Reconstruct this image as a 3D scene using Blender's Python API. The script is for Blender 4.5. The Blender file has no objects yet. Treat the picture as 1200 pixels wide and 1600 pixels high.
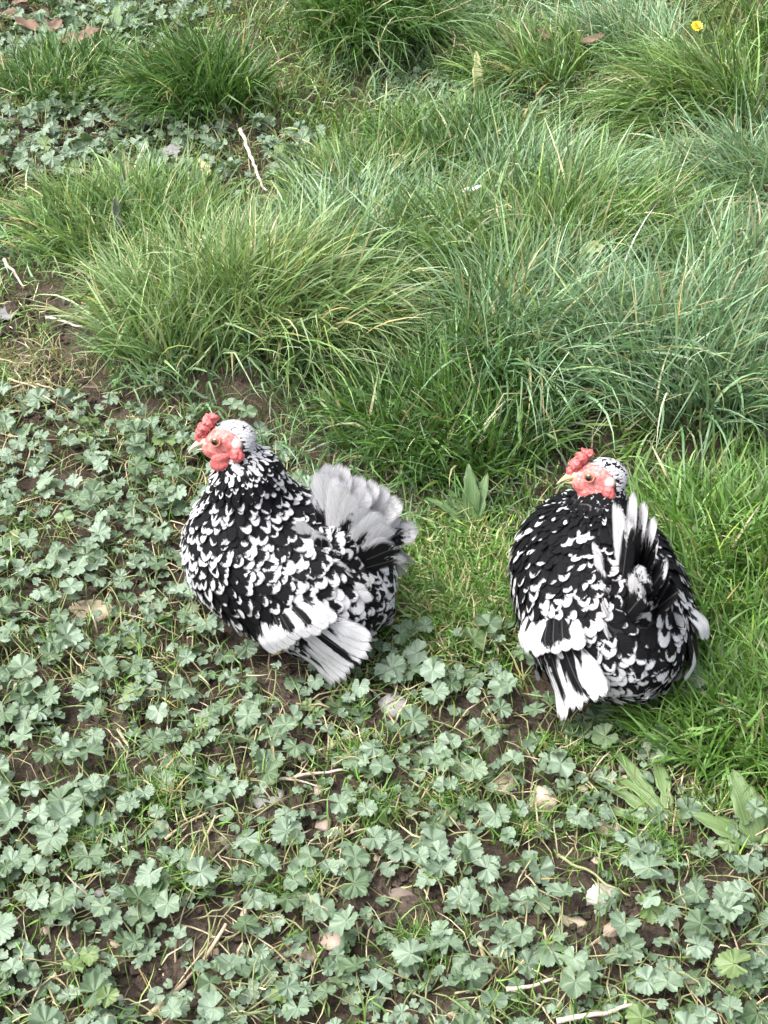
import bpy, math, random
import numpy as np

# ------------------------------------------------------------------ camera, sky, sun, exposure
SC = bpy.context.scene
COL = SC.collection
CAM_H, PITCH, VFOV = 1.45, math.radians(40.0), math.radians(38.0)
cam_d = bpy.data.cameras.new("camera")
cam = bpy.data.objects.new("camera", cam_d)
COL.objects.link(cam)
cam.location = (0, 0, CAM_H)
cam.rotation_euler = (math.pi / 2 - PITCH, 0, 0)
cam_d.sensor_fit = 'VERTICAL'
cam_d.sensor_height = 24
cam_d.angle = VFOV
cam_d.lens = 12 / math.tan(VFOV / 2)
cam_d.clip_start = 0.02
cam_d.clip_end = 400
SC.camera = cam

SUN_EL, SUN_AZ = math.radians(60), math.radians(-100)     # azimuth measured from +Y towards +X
w = bpy.data.worlds.new("World")
SC.world = w
w.use_nodes = True
wn = w.node_tree.nodes
sky = wn.new('ShaderNodeTexSky')
sky.sky_type = 'NISHITA'
sky.sun_disc = False
sky.sun_elevation = SUN_EL
sky.sun_rotation = SUN_AZ
sky.air_density = 1.0
sky.dust_density = 6.0
sky.ozone_density = 0.6
hs = wn.new('ShaderNodeHueSaturation')
hs.inputs['Saturation'].default_value = 0.34
w.node_tree.links.new(sky.outputs[0], hs.inputs['Color'])
w.node_tree.links.new(hs.outputs[0], wn['Background'].inputs['Color'])
wn['Background'].inputs['Strength'].default_value = 0.15

sl = bpy.data.lights.new("sun", 'SUN')
sl.energy = 1.2
sl.angle = math.radians(50)
sl.color = (1.0, 0.965, 0.91)
so = bpy.data.objects.new("sun", sl)
COL.objects.link(so)
so.rotation_euler = (math.pi / 2 - SUN_EL, 0, -SUN_AZ + math.pi)
SC.view_settings.view_transform = 'Standard'
SC.view_settings.look = 'None'
SC.view_settings.gamma = 1
SC.view_settings.exposure = 1.42
SC.cycles.use_denoising = True
SC.cycles.max_bounces = 8
SC.cycles.transparent_max_bounces = 12

random.seed(5)
RNG = np.random.default_rng(11)

# ------------------------------------------------------------------ helpers
FPX = 800 / math.tan(VFOV / 2)
_fw = np.array([0, math.cos(PITCH), -math.sin(PITCH)])
_up = np.array([0, math.sin(PITCH), math.cos(PITCH)])

def P2G(px, py, h=0.0):
    """where the ground is that the photograph shows at (px, py)"""
    u, v = (px - 600) / FPX, (800 - py) / FPX
    d = _fw + v * _up + np.array([u, 0, 0])
    k = (h - CAM_H) / d[2]
    return float(d[0] * k), float(d[1] * k)

def G2P(P):
    P = np.asarray(P, float).reshape(-1, 3) - np.array([0, 0, CAM_H])
    z = P @ _fw
    return np.stack([600 + FPX * P[:, 0] / z, 800 - FPX * (P @ _up) / z], 1)

def sstep(a, b, x):
    t = np.clip((x - a) / (b - a), 0, 1)
    return t * t * (3 - 2 * t)

def _hash(ix, iy, iz, seed):
    n = (ix * 374761393 + iy * 668265263 + iz * 2147483647 + seed * 974711) & 0xFFFFFFFF
    n = ((n ^ (n >> 13)) * 1274126177) & 0xFFFFFFFF
    n = n ^ (n >> 16)
    return (n & 0xFFFF) / 65535.0

def noise3(P, seed=0):
    P = np.asarray(P, float)
    I = np.floor(P).astype(np.int64)
    F = P - I
    F = F * F * (3 - 2 * F)
    r = 0
    for a in (0, 1):
        for b in (0, 1):
            for c in (0, 1):
                wgt = (F[:, 0] if a else 1 - F[:, 0]) * (F[:, 1] if b else 1 - F[:, 1]) * (F[:, 2] if c else 1 - F[:, 2])
                r = r + wgt * _hash(I[:, 0] + a, I[:, 1] + b, I[:, 2] + c, seed)
    return r

def noise2(x, y, s, seed=0):
    x, y = np.asarray(x, float), np.asarray(y, float)
    return noise3(np.stack([x.ravel() * s, y.ravel() * s, np.zeros(x.size) + .5], 1), seed).reshape(x.shape)

def mesh(name, verts, faces, attrs=None, smooth=True, mat_idx=None):
    verts = np.asarray(verts, np.float32).reshape(-1, 3)
    faces = [np.asarray(f, np.int32) for f in faces if len(f)]
    me = bpy.data.meshes.new(name)
    me.vertices.add(len(verts))
    me.vertices.foreach_set('co', verts.ravel())
    nl = sum(f.size for f in faces)
    npoly = sum(len(f) for f in faces)
    me.loops.add(nl)
    me.polygons.add(npoly)
    me.loops.foreach_set('vertex_index', np.concatenate([f.ravel() for f in faces]))
    tot = np.concatenate([np.full(len(f), f.shape[1], np.int32) for f in faces])
    st = np.concatenate([[0], np.cumsum(tot)[:-1]]).astype(np.int32)
    me.polygons.foreach_set('loop_start', st)
    me.polygons.foreach_set('loop_total', tot)
    me.polygons.foreach_set('use_smooth', np.full(npoly, smooth))
    if mat_idx is not None:
        me.polygons.foreach_set('material_index', np.asarray(mat_idx, np.int32))
    for k, a in (attrs or {}).items():
        a = np.asarray(a, np.float32)
        if a.ndim == 1:
            at = me.attributes.new(k, 'FLOAT', 'POINT')
            at.data.foreach_set('value', a)
        else:
            at = me.attributes.new(k, 'FLOAT_VECTOR', 'POINT')
            at.data.foreach_set('vector', a.ravel())
    me.update(calc_edges=True)
    me.validate()
    return me

def obj(name, me, mats=(), parent=None, loc=None, rot=None, label=None, cat=None, group=None, kind=None):
    o = bpy.data.objects.new(name, me)
    COL.objects.link(o)
    if me is not None and not me.materials:
        for m in (mats if isinstance(mats, (list, tuple)) else [mats]):
            me.materials.append(m)
    if parent: o.parent = parent
    if loc is not None: o.location = loc
    if rot is not None: o.rotation_euler = rot
    for k, v in (('label', label), ('category', cat), ('group', group), ('kind', kind)):
        if v: o[k] = v
    return o

class MB:
    """collects vertex blocks and faces into one mesh"""
    def __init__(s): s.v, s.q, s.t, s.n, s.at = [], [], [], 0, {}
    def add(s, v, q=None, t=None, **at):
        v = np.asarray(v, float).reshape(-1, 3)
        if q is not None and len(q): s.q.append(np.asarray(q) + s.n)
        if t is not None and len(t): s.t.append(np.asarray(t) + s.n)
        for k, a in at.items():
            a = np.asarray(a, float)
            if a.ndim == 0: a = np.full(len(v), float(a))
            elif a.ndim == 1 and len(a) == 3 and len(v) != 3: a = np.tile(a, (len(v), 1))
            s.at.setdefault(k, []).append(a)
        s.v.append(v); s.n += len(v)
    def mesh(s, name, smooth=True):
        f = []
        if s.q: f.append(np.concatenate(s.q))
        if s.t: f.append(np.concatenate(s.t))
        return mesh(name, np.concatenate(s.v), f, {k: np.concatenate(a) for k, a in s.at.items()}, smooth)

def grid_faces(rows, cols, wrap=False):
    q = []
    for i in range(rows - 1):
        for j in range(cols if wrap else cols - 1):
            a, b = i * cols + j, i * cols + (j + 1) % cols
            q.append((a, b, b + cols, a + cols))
    return np.array(q)

def tube(pts, rad, n=6):
    """closed tapered tube along points"""
    pts = np.asarray(pts, float); m = len(pts)
    rad = np.broadcast_to(np.asarray(rad, float), (m,))
    tan = np.gradient(pts, axis=0); tan /= np.linalg.norm(tan, axis=1)[:, None] + 1e-9
    ref = np.array([0, 0, 1.0]) if abs(tan[:, 2]).mean() < .8 else np.array([1.0, 0, 0])
    a = np.cross(tan, ref); a /= np.linalg.norm(a, axis=1)[:, None] + 1e-9
    b = np.cross(tan, a)
    ang = np.arange(n) * 2 * math.pi / n
    v = pts[:, None] + rad[:, None, None] * (np.cos(ang)[None, :, None] * a[:, None] + np.sin(ang)[None, :, None] * b[:, None])
    v = v.reshape(-1, 3)
    q = grid_faces(m, n, True)
    v = np.concatenate([v, pts[:1], pts[-1:]])
    t = [((j + 1) % n, j, m * n) for j in range(n)] + [((m - 1) * n + j, (m - 1) * n + (j + 1) % n, m * n + 1) for j in range(n)]
    return v, q, np.array(t)

def smooth_line(pts, n):
    pts = np.asarray(pts, float)
    d = np.concatenate([[0], np.cumsum(np.linalg.norm(np.diff(pts, axis=0), axis=1))])
    t = np.linspace(0, d[-1], n)
    return np.stack([np.interp(t, d, pts[:, i]) for i in range(pts.shape[1])], 1)

def inpoly(x, y, poly):
    x, y = np.asarray(x), np.asarray(y)
    c = np.zeros(x.shape, bool)
    n = len(poly)
    for i in range(n):
        x1, y1 = poly[i]; x2, y2 = poly[i - 1]
        m = ((y1 > y) != (y2 > y)) & (x < (x2 - x1) * (y - y1) / (y2 - y1 + 1e-12) + x1)
        c ^= m
    return c

def rotm(axis, a):
    c, s = math.cos(a), math.sin(a)
    return {'x': np.array([[1, 0, 0], [0, c, -s], [0, s, c]]), 'y': np.array([[c, 0, s], [0, 1, 0], [-s, 0, c]]), 'z': np.array([[c, -s, 0], [s, c, 0], [0, 0, 1]])}[axis]


# ---- materials
def newmat(name):
    m = bpy.data.materials.new(name)
    m.use_nodes = True
    nt = m.node_tree
    return m, nt, nt.nodes['Principled BSDF'], nt.nodes['Material Output']

def N(nt, t, **kw):
    n = nt.nodes.new(t)
    for k, v in kw.items():
        if k in n.inputs.keys() if hasattr(n.inputs, 'keys') else False:
            n.inputs[k].default_value = v
        else:
            setattr(n, k, v)
    return n

def ramp(nt, fac, stops):
    r = nt.nodes.new('ShaderNodeValToRGB')
    e = r.color_ramp.elements
    while len(e) < len(stops): e.new(0.5)
    for i, (p, c) in enumerate(stops):
        e[i].position = p
        e[i].color = (*c, 1) if len(c) == 3 else c
    nt.links.new(fac, r.inputs[0])
    return r.outputs[0]

def mixc(nt, fac, a, b, blend='MIX'):
    m = nt.nodes.new('ShaderNodeMix')
    m.data_type = 'RGBA'; m.blend_type = blend
    for s, v in ((m.inputs[0], fac), (m.inputs[6], a), (m.inputs[7], b)):
        if hasattr(v, 'is_linked'): nt.links.new(v, s)
        elif isinstance(v, (int, float)): s.default_value = v
        else: s.default_value = (*v, 1)
    return m.outputs[2]

def math_n(nt, op, a, b=0.0, c=None):
    m = nt.nodes.new('ShaderNodeMath'); m.operation = op
    for s, v in ((m.inputs[0], a), (m.inputs[1], b), (m.inputs[2], c)):
        if v is None: continue
        if hasattr(v, 'is_linked'): nt.links.new(v, s)
        else: s.default_value = v
    return m.outputs[0]

def noise_n(nt, scale, detail=3, vec=None, rough=.55):
    n = nt.nodes.new('ShaderNodeTexNoise')
    n.inputs['Scale'].default_value = scale
    n.inputs['Detail'].default_value = detail
    n.inputs['Roughness'].default_value = rough
    if vec is None:
        tc = nt.nodes.new('ShaderNodeTexCoord'); vec = tc.outputs['Object']
    nt.links.new(vec, n.inputs['Vector'])
    return n.outputs['Fac']

def attr_n(nt, name):
    a = nt.nodes.new('ShaderNodeAttribute'); a.attribute_name = name
    return a

def bump(nt, bsdf, height, strength, dist):
    b = nt.nodes.new('ShaderNodeBump')
    b.inputs['Strength'].default_value = strength
    b.inputs['Distance'].default_value = dist
    nt.links.new(height, b.inputs['Height'])
    nt.links.new(b.outputs[0], bsdf.inputs['Normal'])

def add_translucent(nt, bsdf, out, col, fac):
    tr = nt.nodes.new('ShaderNodeBsdfTranslucent')
    nt.links.new(col, tr.inputs['Color'])
    ms = nt.nodes.new('ShaderNodeMixShader')
    ms.inputs[0].default_value = fac
    nt.links.new(bsdf.outputs[0], ms.inputs[1]); nt.links.new(tr.outputs[0], ms.inputs[2])
    nt.links.new(ms.outputs[0], out.inputs['Surface'])

def mat_simple(name, c1, c2, scale, rough=.6, spec=.4, bmp=0.0, bdist=.002, stretch=None):
    m, nt, b, o = newmat(name)
    vec = None
    if stretch:
        tc = nt.nodes.new('ShaderNodeTexCoord'); mp = nt.nodes.new('ShaderNodeMapping')
        mp.inputs['Scale'].default_value = stretch
        nt.links.new(tc.outputs['Object'], mp.inputs['Vector']); vec = mp.outputs[0]
    f = noise_n(nt, scale, 4, vec)
    c = ramp(nt, f, [(.32, c1), (.68, c2)])
    nt.links.new(c, b.inputs['Base Color'])
    b.inputs['Roughness'].default_value = rough
    b.inputs['Specular IOR Level'].default_value = spec
    if bmp: bump(nt, b, noise_n(nt, scale * 2.2, 4, vec), bmp, bdist)
    return m

def mat_soil():
    m, nt, b, o = newmat('soil')
    f = noise_n(nt, 9, 5); g = noise_n(nt, 130, 4)
    c = ramp(nt, f, [(.3, (.042, .031, .025)), (.55, (.072, .055, .044)), (.75, (.115, .090, .072))])
    d = ramp(nt, g, [(.3, (.45, .45, .45)), (.7, (1.35, 1.3, 1.25))])
    nt.links.new(mixc(nt, 1.0, c, d, 'MULTIPLY'), b.inputs['Base Color'])
    b.inputs['Roughness'].default_value = .9
    b.inputs['Specular IOR Level'].default_value = .2
    bump(nt, b, g, .9, .01)
    return m

def mat_grass():
    m, nt, b, o = newmat('grass_blade')
    a = attr_n(nt, 'col')
    v = noise_n(nt, 90, 2)
    c = mixc(nt, 1.0, a.outputs['Color'], ramp(nt, v, [(.3, (.82, .82, .82)), (.7, (1.15, 1.15, 1.15))]), 'MULTIPLY')
    nt.links.new(c, b.inputs['Base Color'])
    b.inputs['Roughness'].default_value = .42
    b.inputs['Specular IOR Level'].default_value = .55
    c2 = mixc(nt, 1.0, c, (1.25, 1.3, .7), 'MULTIPLY')
    add_translucent(nt, b, o, c2, .24)
    return m

def mat_mallow():
    m, nt, b, o = newmat('mallow_leaf')
    lp = attr_n(nt, 'lp')
    sp = nt.nodes.new('ShaderNodeSeparateXYZ'); nt.links.new(lp.outputs['Vector'], sp.inputs[0])
    oi = nt.nodes.new('ShaderNodeObjectInfo')
    hue = math_n(nt, 'FRACT', math_n(nt, 'ADD', oi.outputs['Random'], sp.outputs[2]))
    base = ramp(nt, hue, [(0, (.078, .130, .060)), (.28, (.128, .192, .118)), (.66, (.222, .300, .226)), (.90, (.170, .240, .160)), (.96, (.14, .205, .075)), (1, (.12, .19, .06))])
    f = noise_n(nt, 75, 4)
    c = mixc(nt, 1.0, base, ramp(nt, f, [(.3, (.78, .80, .78)), (.7, (1.18, 1.16, 1.15))]), 'MULTIPLY')
    vein = math_n(nt, 'MULTIPLY', sp.outputs[1], .55)
    c = mixc(nt, vein, c, (.27, .35, .21))
    blot = nt.nodes.new('ShaderNodeMapRange'); blot.inputs[1].default_value = .64; blot.inputs[2].default_value = .74
    nt.links.new(noise_n(nt, 46, 5), blot.inputs[0])
    c = mixc(nt, math_n(nt, 'MULTIPLY', blot.outputs[0], .55), c, (.21, .18, .085))
    nt.links.new(c, b.inputs['Base Color'])
    b.inputs['Roughness'].default_value = .47
    b.inputs['Specular IOR Level'].default_value = .5
    bump(nt, b, noise_n(nt, 240, 3), .35, .002)
    add_translucent(nt, b, o, mixc(nt, 1.0, c, (1.1, 1.3, .5), 'MULTIPLY'), .22)
    return m

def mat_feather(name, shaft, fray):
    m, nt, b, o = newmat(name)
    fu = attr_n(nt, 'fuv'); fp = attr_n(nt, 'fpar')
    su = nt.nodes.new('ShaderNodeSeparateXYZ'); nt.links.new(fu.outputs['Vector'], su.inputs[0])
    sp = nt.nodes.new('ShaderNodeSeparateXYZ'); nt.links.new(fp.outputs['Vector'], sp.inputs[0])
    u, v, r = su.outputs; thr, notch, wob = sp.outputs
    au = math_n(nt, 'ABSOLUTE', u)
    # fine barbs: thin slanted streaks running out and forward from the shaft
    def barbs(freq, slant, seed):
        t = nt.nodes.new('ShaderNodeTexNoise')
        cx = nt.nodes.new('ShaderNodeCombineXYZ')
        nt.links.new(math_n(nt, 'MULTIPLY', u, .7), cx.inputs[0])
        nt.links.new(math_n(nt, 'ADD', math_n(nt, 'MULTIPLY', v, freq), math_n(nt, 'MULTIPLY', au, slant)), cx.inputs[1])
        nt.links.new(math_n(nt, 'ADD', math_n(nt, 'MULTIPLY', r, 37), seed), cx.inputs[2])
        nt.links.new(cx.outputs[0], t.inputs['Vector']); t.inputs['Scale'].default_value = 1.6
        t.inputs['Detail'].default_value = 3
        return t.outputs['Fac']
    bf = barbs(26, -9, 0)
    bc = barbs(9, -4, 5)
    nz = math_n(nt, 'SUBTRACT', noise_n(nt, 120, 3), .5)
    ve = math_n(nt, 'ADD', v, math_n(nt, 'MULTIPLY', nz, wob))
    ve = math_n(nt, 'ADD', ve, math_n(nt, 'MULTIPLY', au, notch))
    ve = math_n(nt, 'ADD', ve, math_n(nt, 'MULTIPLY', u, math_n(nt, 'MULTIPLY', math_n(nt, 'SUBTRACT', r, .5), .30)))
    ve = math_n(nt, 'ADD', ve, math_n(nt, 'MULTIPLY', math_n(nt, 'SUBTRACT', bc, .5), .34))
    mr = nt.nodes.new('ShaderNodeMapRange'); mr.interpolation_type = 'SMOOTHSTEP'
    nt.links.new(ve, mr.inputs[0]); nt.links.new(thr, mr.inputs[1])
    nt.links.new(math_n(nt, 'ADD', thr, .13), mr.inputs[2])
    wht = ramp(nt, bf, [(.22, (.38, .39, .44)), (.58, (.59, .59, .615))])
    wht = mixc(nt, math_n(nt, 'MULTIPLY', noise_n(nt, 22, 2), .22), wht, (.52, .49, .45))
    blk = ramp(nt, bf, [(.3, (.0050, .0050, .0058)), (.7, (.0105, .0105, .0125))])
    c = mixc(nt, mr.outputs[0], blk, wht)
    if shaft:
        sh = nt.nodes.new('ShaderNodeMapRange'); sh.inputs[1].default_value = .09; sh.inputs[2].default_value = .03
        nt.links.new(au, sh.inputs[0])
        c = mixc(nt, math_n(nt, 'MULTIPLY', sh.outputs[0], .22), c, (.25, .23, .21))
    nt.links.new(c, b.inputs['Base Color'])
    b.inputs['Roughness'].default_value = .58
    b.inputs['Specular IOR Level'].default_value = .09
    bump(nt, b, bf, .4, .002)
    tr = nt.nodes.new('ShaderNodeBsdfTranslucent'); nt.links.new(c, tr.inputs['Color'])
    ms = nt.nodes.new('ShaderNodeMixShader'); ms.inputs[0].default_value = .14
    nt.links.new(b.outputs[0], ms.inputs[1]); nt.links.new(tr.outputs[0], ms.inputs[2])
    # loose barb ends: the vane thins out and splits towards its rim
    em = math_n(nt, 'MAXIMUM', au, math_n(nt, 'MULTIPLY', math_n(nt, 'SUBTRACT', v, .80), 5.0))
    em = math_n(nt, 'ADD', em, math_n(nt, 'MULTIPLY', math_n(nt, 'SUBTRACT', barbs(15, -7, 11), .5), fray))
    al = nt.nodes.new('ShaderNodeMapRange'); al.inputs[1].default_value = .68; al.inputs[2].default_value = 1.0
    nt.links.new(em, al.inputs[0])
    tp = nt.nodes.new('ShaderNodeBsdfTransparent')
    m2 = nt.nodes.new('ShaderNodeMixShader')
    nt.links.new(al.outputs[0], m2.inputs[0]); nt.links.new(ms.outputs[0], m2.inputs[1]); nt.links.new(tp.outputs[0], m2.inputs[2])
    nt.links.new(m2.outputs[0], o.inputs['Surface'])
    return m

def mat_down():
    m, nt, b, o = newmat('hen_skin')
    a = attr_n(nt, 'skin')
    n = noise_n(nt, 210, 4)
    s = math_n(nt, 'ADD', a.outputs['Fac'], math_n(nt, 'MULTIPLY', math_n(nt, 'SUBTRACT', n, .5), .5))
    mr = nt.nodes.new('ShaderNodeMapRange'); mr.inputs[1].default_value = .4; mr.inputs[2].default_value = .6
    nt.links.new(s, mr.inputs[0])
    red = ramp(nt, n, [(.3, (.40, .075, .075)), (.50, (.52, .155, .145)), (.70, (.62, .32, .29))])
    cr = attr_n(nt, 'crown')
    dn = mixc(nt, cr.outputs['Fac'], (.010, .010, .012), (.64, .64, .64))
    c = mixc(nt, mr.outputs[0], dn, red)
    nt.links.new(c, b.inputs['Base Color'])
    b.inputs['Roughness'].default_value = .5
    b.inputs['Subsurface Weight'].default_value = .08
    b.inputs['Subsurface Radius'].default_value = (.004, .0015, .001)
    bump(nt, b, noise_n(nt, 420, 3), .5, .002)
    return m

M = {}
M['soil'] = mat_soil()
M['grass'] = mat_grass()
M['mallow'] = mat_mallow()
M['feather'] = mat_feather('mottled_feather', False, .9)
M['quill'] = mat_feather('mottled_flight_feather', True, .7)
M['hen'] = mat_down()
M['comb'] = mat_simple('comb_skin', (.40, .055, .060), (.56, .17, .16), 190, .42, .45, .6, .002)
M['lobe'] = mat_simple('earlobe_skin', (.60, .36, .33), (.70, .58, .55), 150, .5, .4, .3, .001)
M['beak'] = mat_simple('yellow_beak_horn', (.42, .27, .13), (.66, .50, .27), 110, .38, .5)
M['beak2'] = mat_simple('grey_beak_horn', (.30, .27, .22), (.60, .50, .36), 110, .38, .5)
M['shank'] = mat_simple('leg_scale', (.40, .27, .10), (.55, .40, .18), 200, .5, .4, .5, .001)
M['stem'] = mat_simple('green_stem', (.17, .20, .08), (.27, .28, .13), 60, .55)
M['straw'] = mat_simple('dry_straw', (.30, .23, .145), (.50, .42, .29), 120, .7, .3, .3, .001)
M['stick'] = mat_simple('bleached_stick', (.38, .31, .25), (.62, .55, .47), 90, .75, .25, .5, .001)
M['bark'] = mat_simple('dark_twig', (.11, .075, .05), (.22, .16, .12), 120, .8, .25, .6, .001)
M['brownleaf'] = mat_simple('dead_brown_leaf', (.085, .052, .036), (.205, .135, .090), 30, .65, .35, .3, .002)
M['greyleaf'] = mat_simple('dead_grey_leaf', (.10, .095, .10), (.22, .21, .21), 60, .6, .4, .3, .002)
M['yellowleaf'] = mat_simple('fading_leaf', (.22, .25, .10), (.36, .35, .18), 50, .55, .4, .3, .002)
M['greenleaf'] = mat_simple('broad_green_leaf', (.085, .15, .045), (.165, .235, .095), 1, .45, .5, .5, .004, (8, 330, 8))
M['grassleaf'] = mat_simple('grass_green_leaf', (.060, .125, .030), (.13, .21, .085), 1, .45, .5, .5, .004, (8, 330, 8))
M['petal'] = mat_simple('yellow_petal', (.80, .50, .02), (.85, .62, .05), 80, .5)
M['whitefeather'] = mat_simple('white_quill', (.62, .62, .63), (.80, .80, .80), 80, .6)
STONE = {
    'cream': mat_simple('cream_stone', (.36, .28, .20), (.52, .43, .33), 28, .75, .3, .4, .003),
    'white': mat_simple('white_stone', (.44, .41, .37), (.60, .57, .53), 30, .7, .3, .3, .003),
    'grey': mat_simple('grey_stone', (.26, .245, .245), (.33, .315, .31), 40, .75, .3, .3, .003),
    'pink': mat_simple('pink_stone', (.28, .20, .165), (.44, .35, .30), 34, .75, .3, .4, .003),
    'taupe': mat_simple('taupe_stone', (.13, .10, .085), (.22, .175, .15), 45, .8, .3, .5, .003),
}

def mat_eye():
    m, nt, b, o = newmat('hen_eye')
    a = attr_n(nt, 'er')
    c = ramp(nt, a.outputs['Fac'], [(0, (.004, .003, .003)), (.56, (.006, .004, .003)), (.63, (.24, .075, .025)), (.86, (.36, .14, .045)), (.96, (.06, .02, .01))])
    nt.links.new(c, b.inputs['Base Color'])
    b.inputs['Roughness'].default_value = .08
    b.inputs['Coat Weight'].default_value = .6
    return m
M['eye'] = mat_eye()
M['eyering'] = mat_simple('eyelid_skin', (.50, .13, .10), (.66, .30, .22), 300, .5)

# ------------------------------------------------------------------ ground
TUSS = [  # photo px of the root, radius m, blade length, blades, lean azimuth deg (0 right, 90 away), lean, tint, label
    (585, 75, .20, .27, 1500, 300, .45, 'dark', 'tall dark green grass tussock arching over on the far lawn'),
    (310, 175, .15, .20, 1000, 250, .25, 'dark', 'dark fountain of grass with straw tips behind the mallow patch'),
    (120, 135, .20, .11, 1300, 60, .15, 'dark', 'low fine dark grass cushion between mallow and brown leaves'),
    (1085, 205, .17, .25, 1300, 185, .60, 'mid', 'grass tussock combed flat sideways below the yellow flower'),
    (700, 275, .20, .15, 1300, 80, .10, 'dark', 'upright deep green grass clump below the seedling leaf'),
    (205, 385, .22, .15, 1700, 70, .15, 'mid', 'bright green grass clump around the grey fallen leaf'),
    (320, 545, .20, .21, 1700, 40, .22, 'pale', 'big pale grass tussock right behind the white-faced hen'),
    (470, 555, .18, .24, 1400, 345, .62, 'pale', 'pale tussock with long blades swept over beside the big one'),
    (700, 690, .22, .15, 1700, 80, .12, 'dark', 'deep green grass clump behind the white tail feathers'),
    (860, 600, .20, .23, 1300, 340, .55, 'blue', 'blue-green grass clump swept aside behind the red-faced hens'),
    (1050, 650, .18, .23, 1200, 70, .22, 'blue', 'blue-green grass clump with long upright fanned blades'),
    (1160, 520, .20, .22, 1200, 20, .5, 'blue', 'blue-green grass clump leaning over at the lawn edge'),
    (780, 480, .20, .20, 1200, 120, .35, 'mid', 'green and straw mixed grass clump in the middle lawn'),
    (600, 440, .20, .20, 1200, 20, .35, 'blue', 'pale bluish grass clump beside the big pale tussock'),
    (960, 440, .20, .22, 1200, 350, .60, 'mid', 'grass clump flattened outward around a pale leaf scrap'),
    (860, 360, .18, .20, 1100, 10, .55, 'blue', 'sleek bluish grass clump arching below the combed tussock'),
    (1150, 330, .18, .20, 1100, 190, .45, 'blue', 'bluish grass clump with blades crossing near the lawn edge'),
    (820, 130, .18, .16, 1100, 160, .4, 'mid', 'matted yellow-green grass clump beside the brown leaf scrap'),
    (970, 90, .18, .17, 1000, 140, .4, 'blue', 'loose bluish grass clump next to the yellow flower'),
    (1140, 900, .20, .12, 1700, 100, .15, 'lush', 'lush bright short grass clump beside the dark-necked hen'),
    (1150, 1120, .18, .10, 1700, 110, .2, 'lush', 'lush short grass clump beside the strap-leaved plantain'),
    (545, 335, .15, .14, 900, 60, .25, 'mid', 'grass clump beside the bleached stick on the far patch'),
]

TC = np.array([P2G(a[0], a[1]) for a in TUSS])

def hgt(x, y):
    x, y = np.asarray(x, float), np.asarray(y, float)
    h = .030 * (noise2(x, y, 1.7, 3) - .5) + .014 * (noise2(x, y, 6, 4) - .5) + .006 * (noise2(x, y, 22, 5) - .5)
    for (cx, cy), t in zip(TC, TUSS):
        d2 = ((x - cx) ** 2 + (y - cy) ** 2) / (t[2] * .8) ** 2
        h = h + .060 * (t[3] / .22) * np.exp(-d2)
    return h

fx = np.concatenate([-np.geomspace(60, 2.3, 12), np.linspace(-2.2, 2.2, 260), np.geomspace(2.3, 60, 12)])
fy = np.concatenate([-np.geomspace(60, .3, 12) , np.linspace(-.2, 5.6, 340), np.geomspace(5.7, 60, 12)])
GX, GY = np.meshgrid(fx, fy)
far = sstep(3, 12, np.hypot(GX, GY - 2))
GZ = hgt(GX, GY) * (1 - far)
g = obj('ground', mesh('ground', np.stack([GX, GY, GZ], -1), [grid_faces(len(fy), len(fx))]), M['soil'], kind='structure',
        label='dark brown crumbly garden soil under grass and weeds')

# zones, given where the photograph shows them on the ground
GRASS = [(-500, 285), (120, 290), (330, 318), (500, 312), (505, 235), (420, 215), (330, 205), (190, 180), (-500, 165),
         (-500, 118), (120, 105), (235, 95), (330, 20), (330, -420), (1900, -420), (2300, 1330), (1190, 1300), (1080, 1260),
         (990, 1150), (1075, 1060), (900, 1030), (800, 990), (640, 1030), (540, 960), (470, 850), (420, 740), (330, 672), (140, 630),
         (110, 520), (30, 470), (-500, 470)]
GP = [P2G(*p) for p in GRASS]
HEN_A = P2G(455, 985)
HEN_B = P2G(922, 1040)

# ------------------------------------------------------------------ grass
TINT = {
    'dark': ((.042, .105, .016), (.080, .160, .040)),
    'mid': ((.068, .142, .024), (.128, .215, .062)),
    'pale': ((.105, .190, .050), (.225, .315, .145)),
    'blue': ((.085, .175, .075), (.190, .290, .170)),
    'lush': ((.060, .145, .018), (.120, .225, .050)),
    'dry': ((.30, .26, .13), (.46, .42, .26)),
}
def tints(kind, n, dry=.08):
    a, b = (np.array(c) for c in TINT[kind])
    t = RNG.random(n)[:, None]
    c = a + (b - a) * t
    c *= np.exp(.30 * RNG.standard_normal((n, 1)))
    k = RNG.random(n) < dry
    d0, d1 = (np.array(x) for x in TINT['dry'])
    c[k] = d0 + (d1 - d0) * RNG.random((k.sum(), 1))
    hl = RNG.random(n) < .16
    c[hl] = c[hl] * 1.45 + np.array([.06, .07, .055])  # pale sheen highlight painted into the colour of random blades
    y = RNG.random(n) < .07
    c[y] = c[y] * np.array([1.45, 1.2, .85])
    return np.clip(c, .01, .6)

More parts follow.
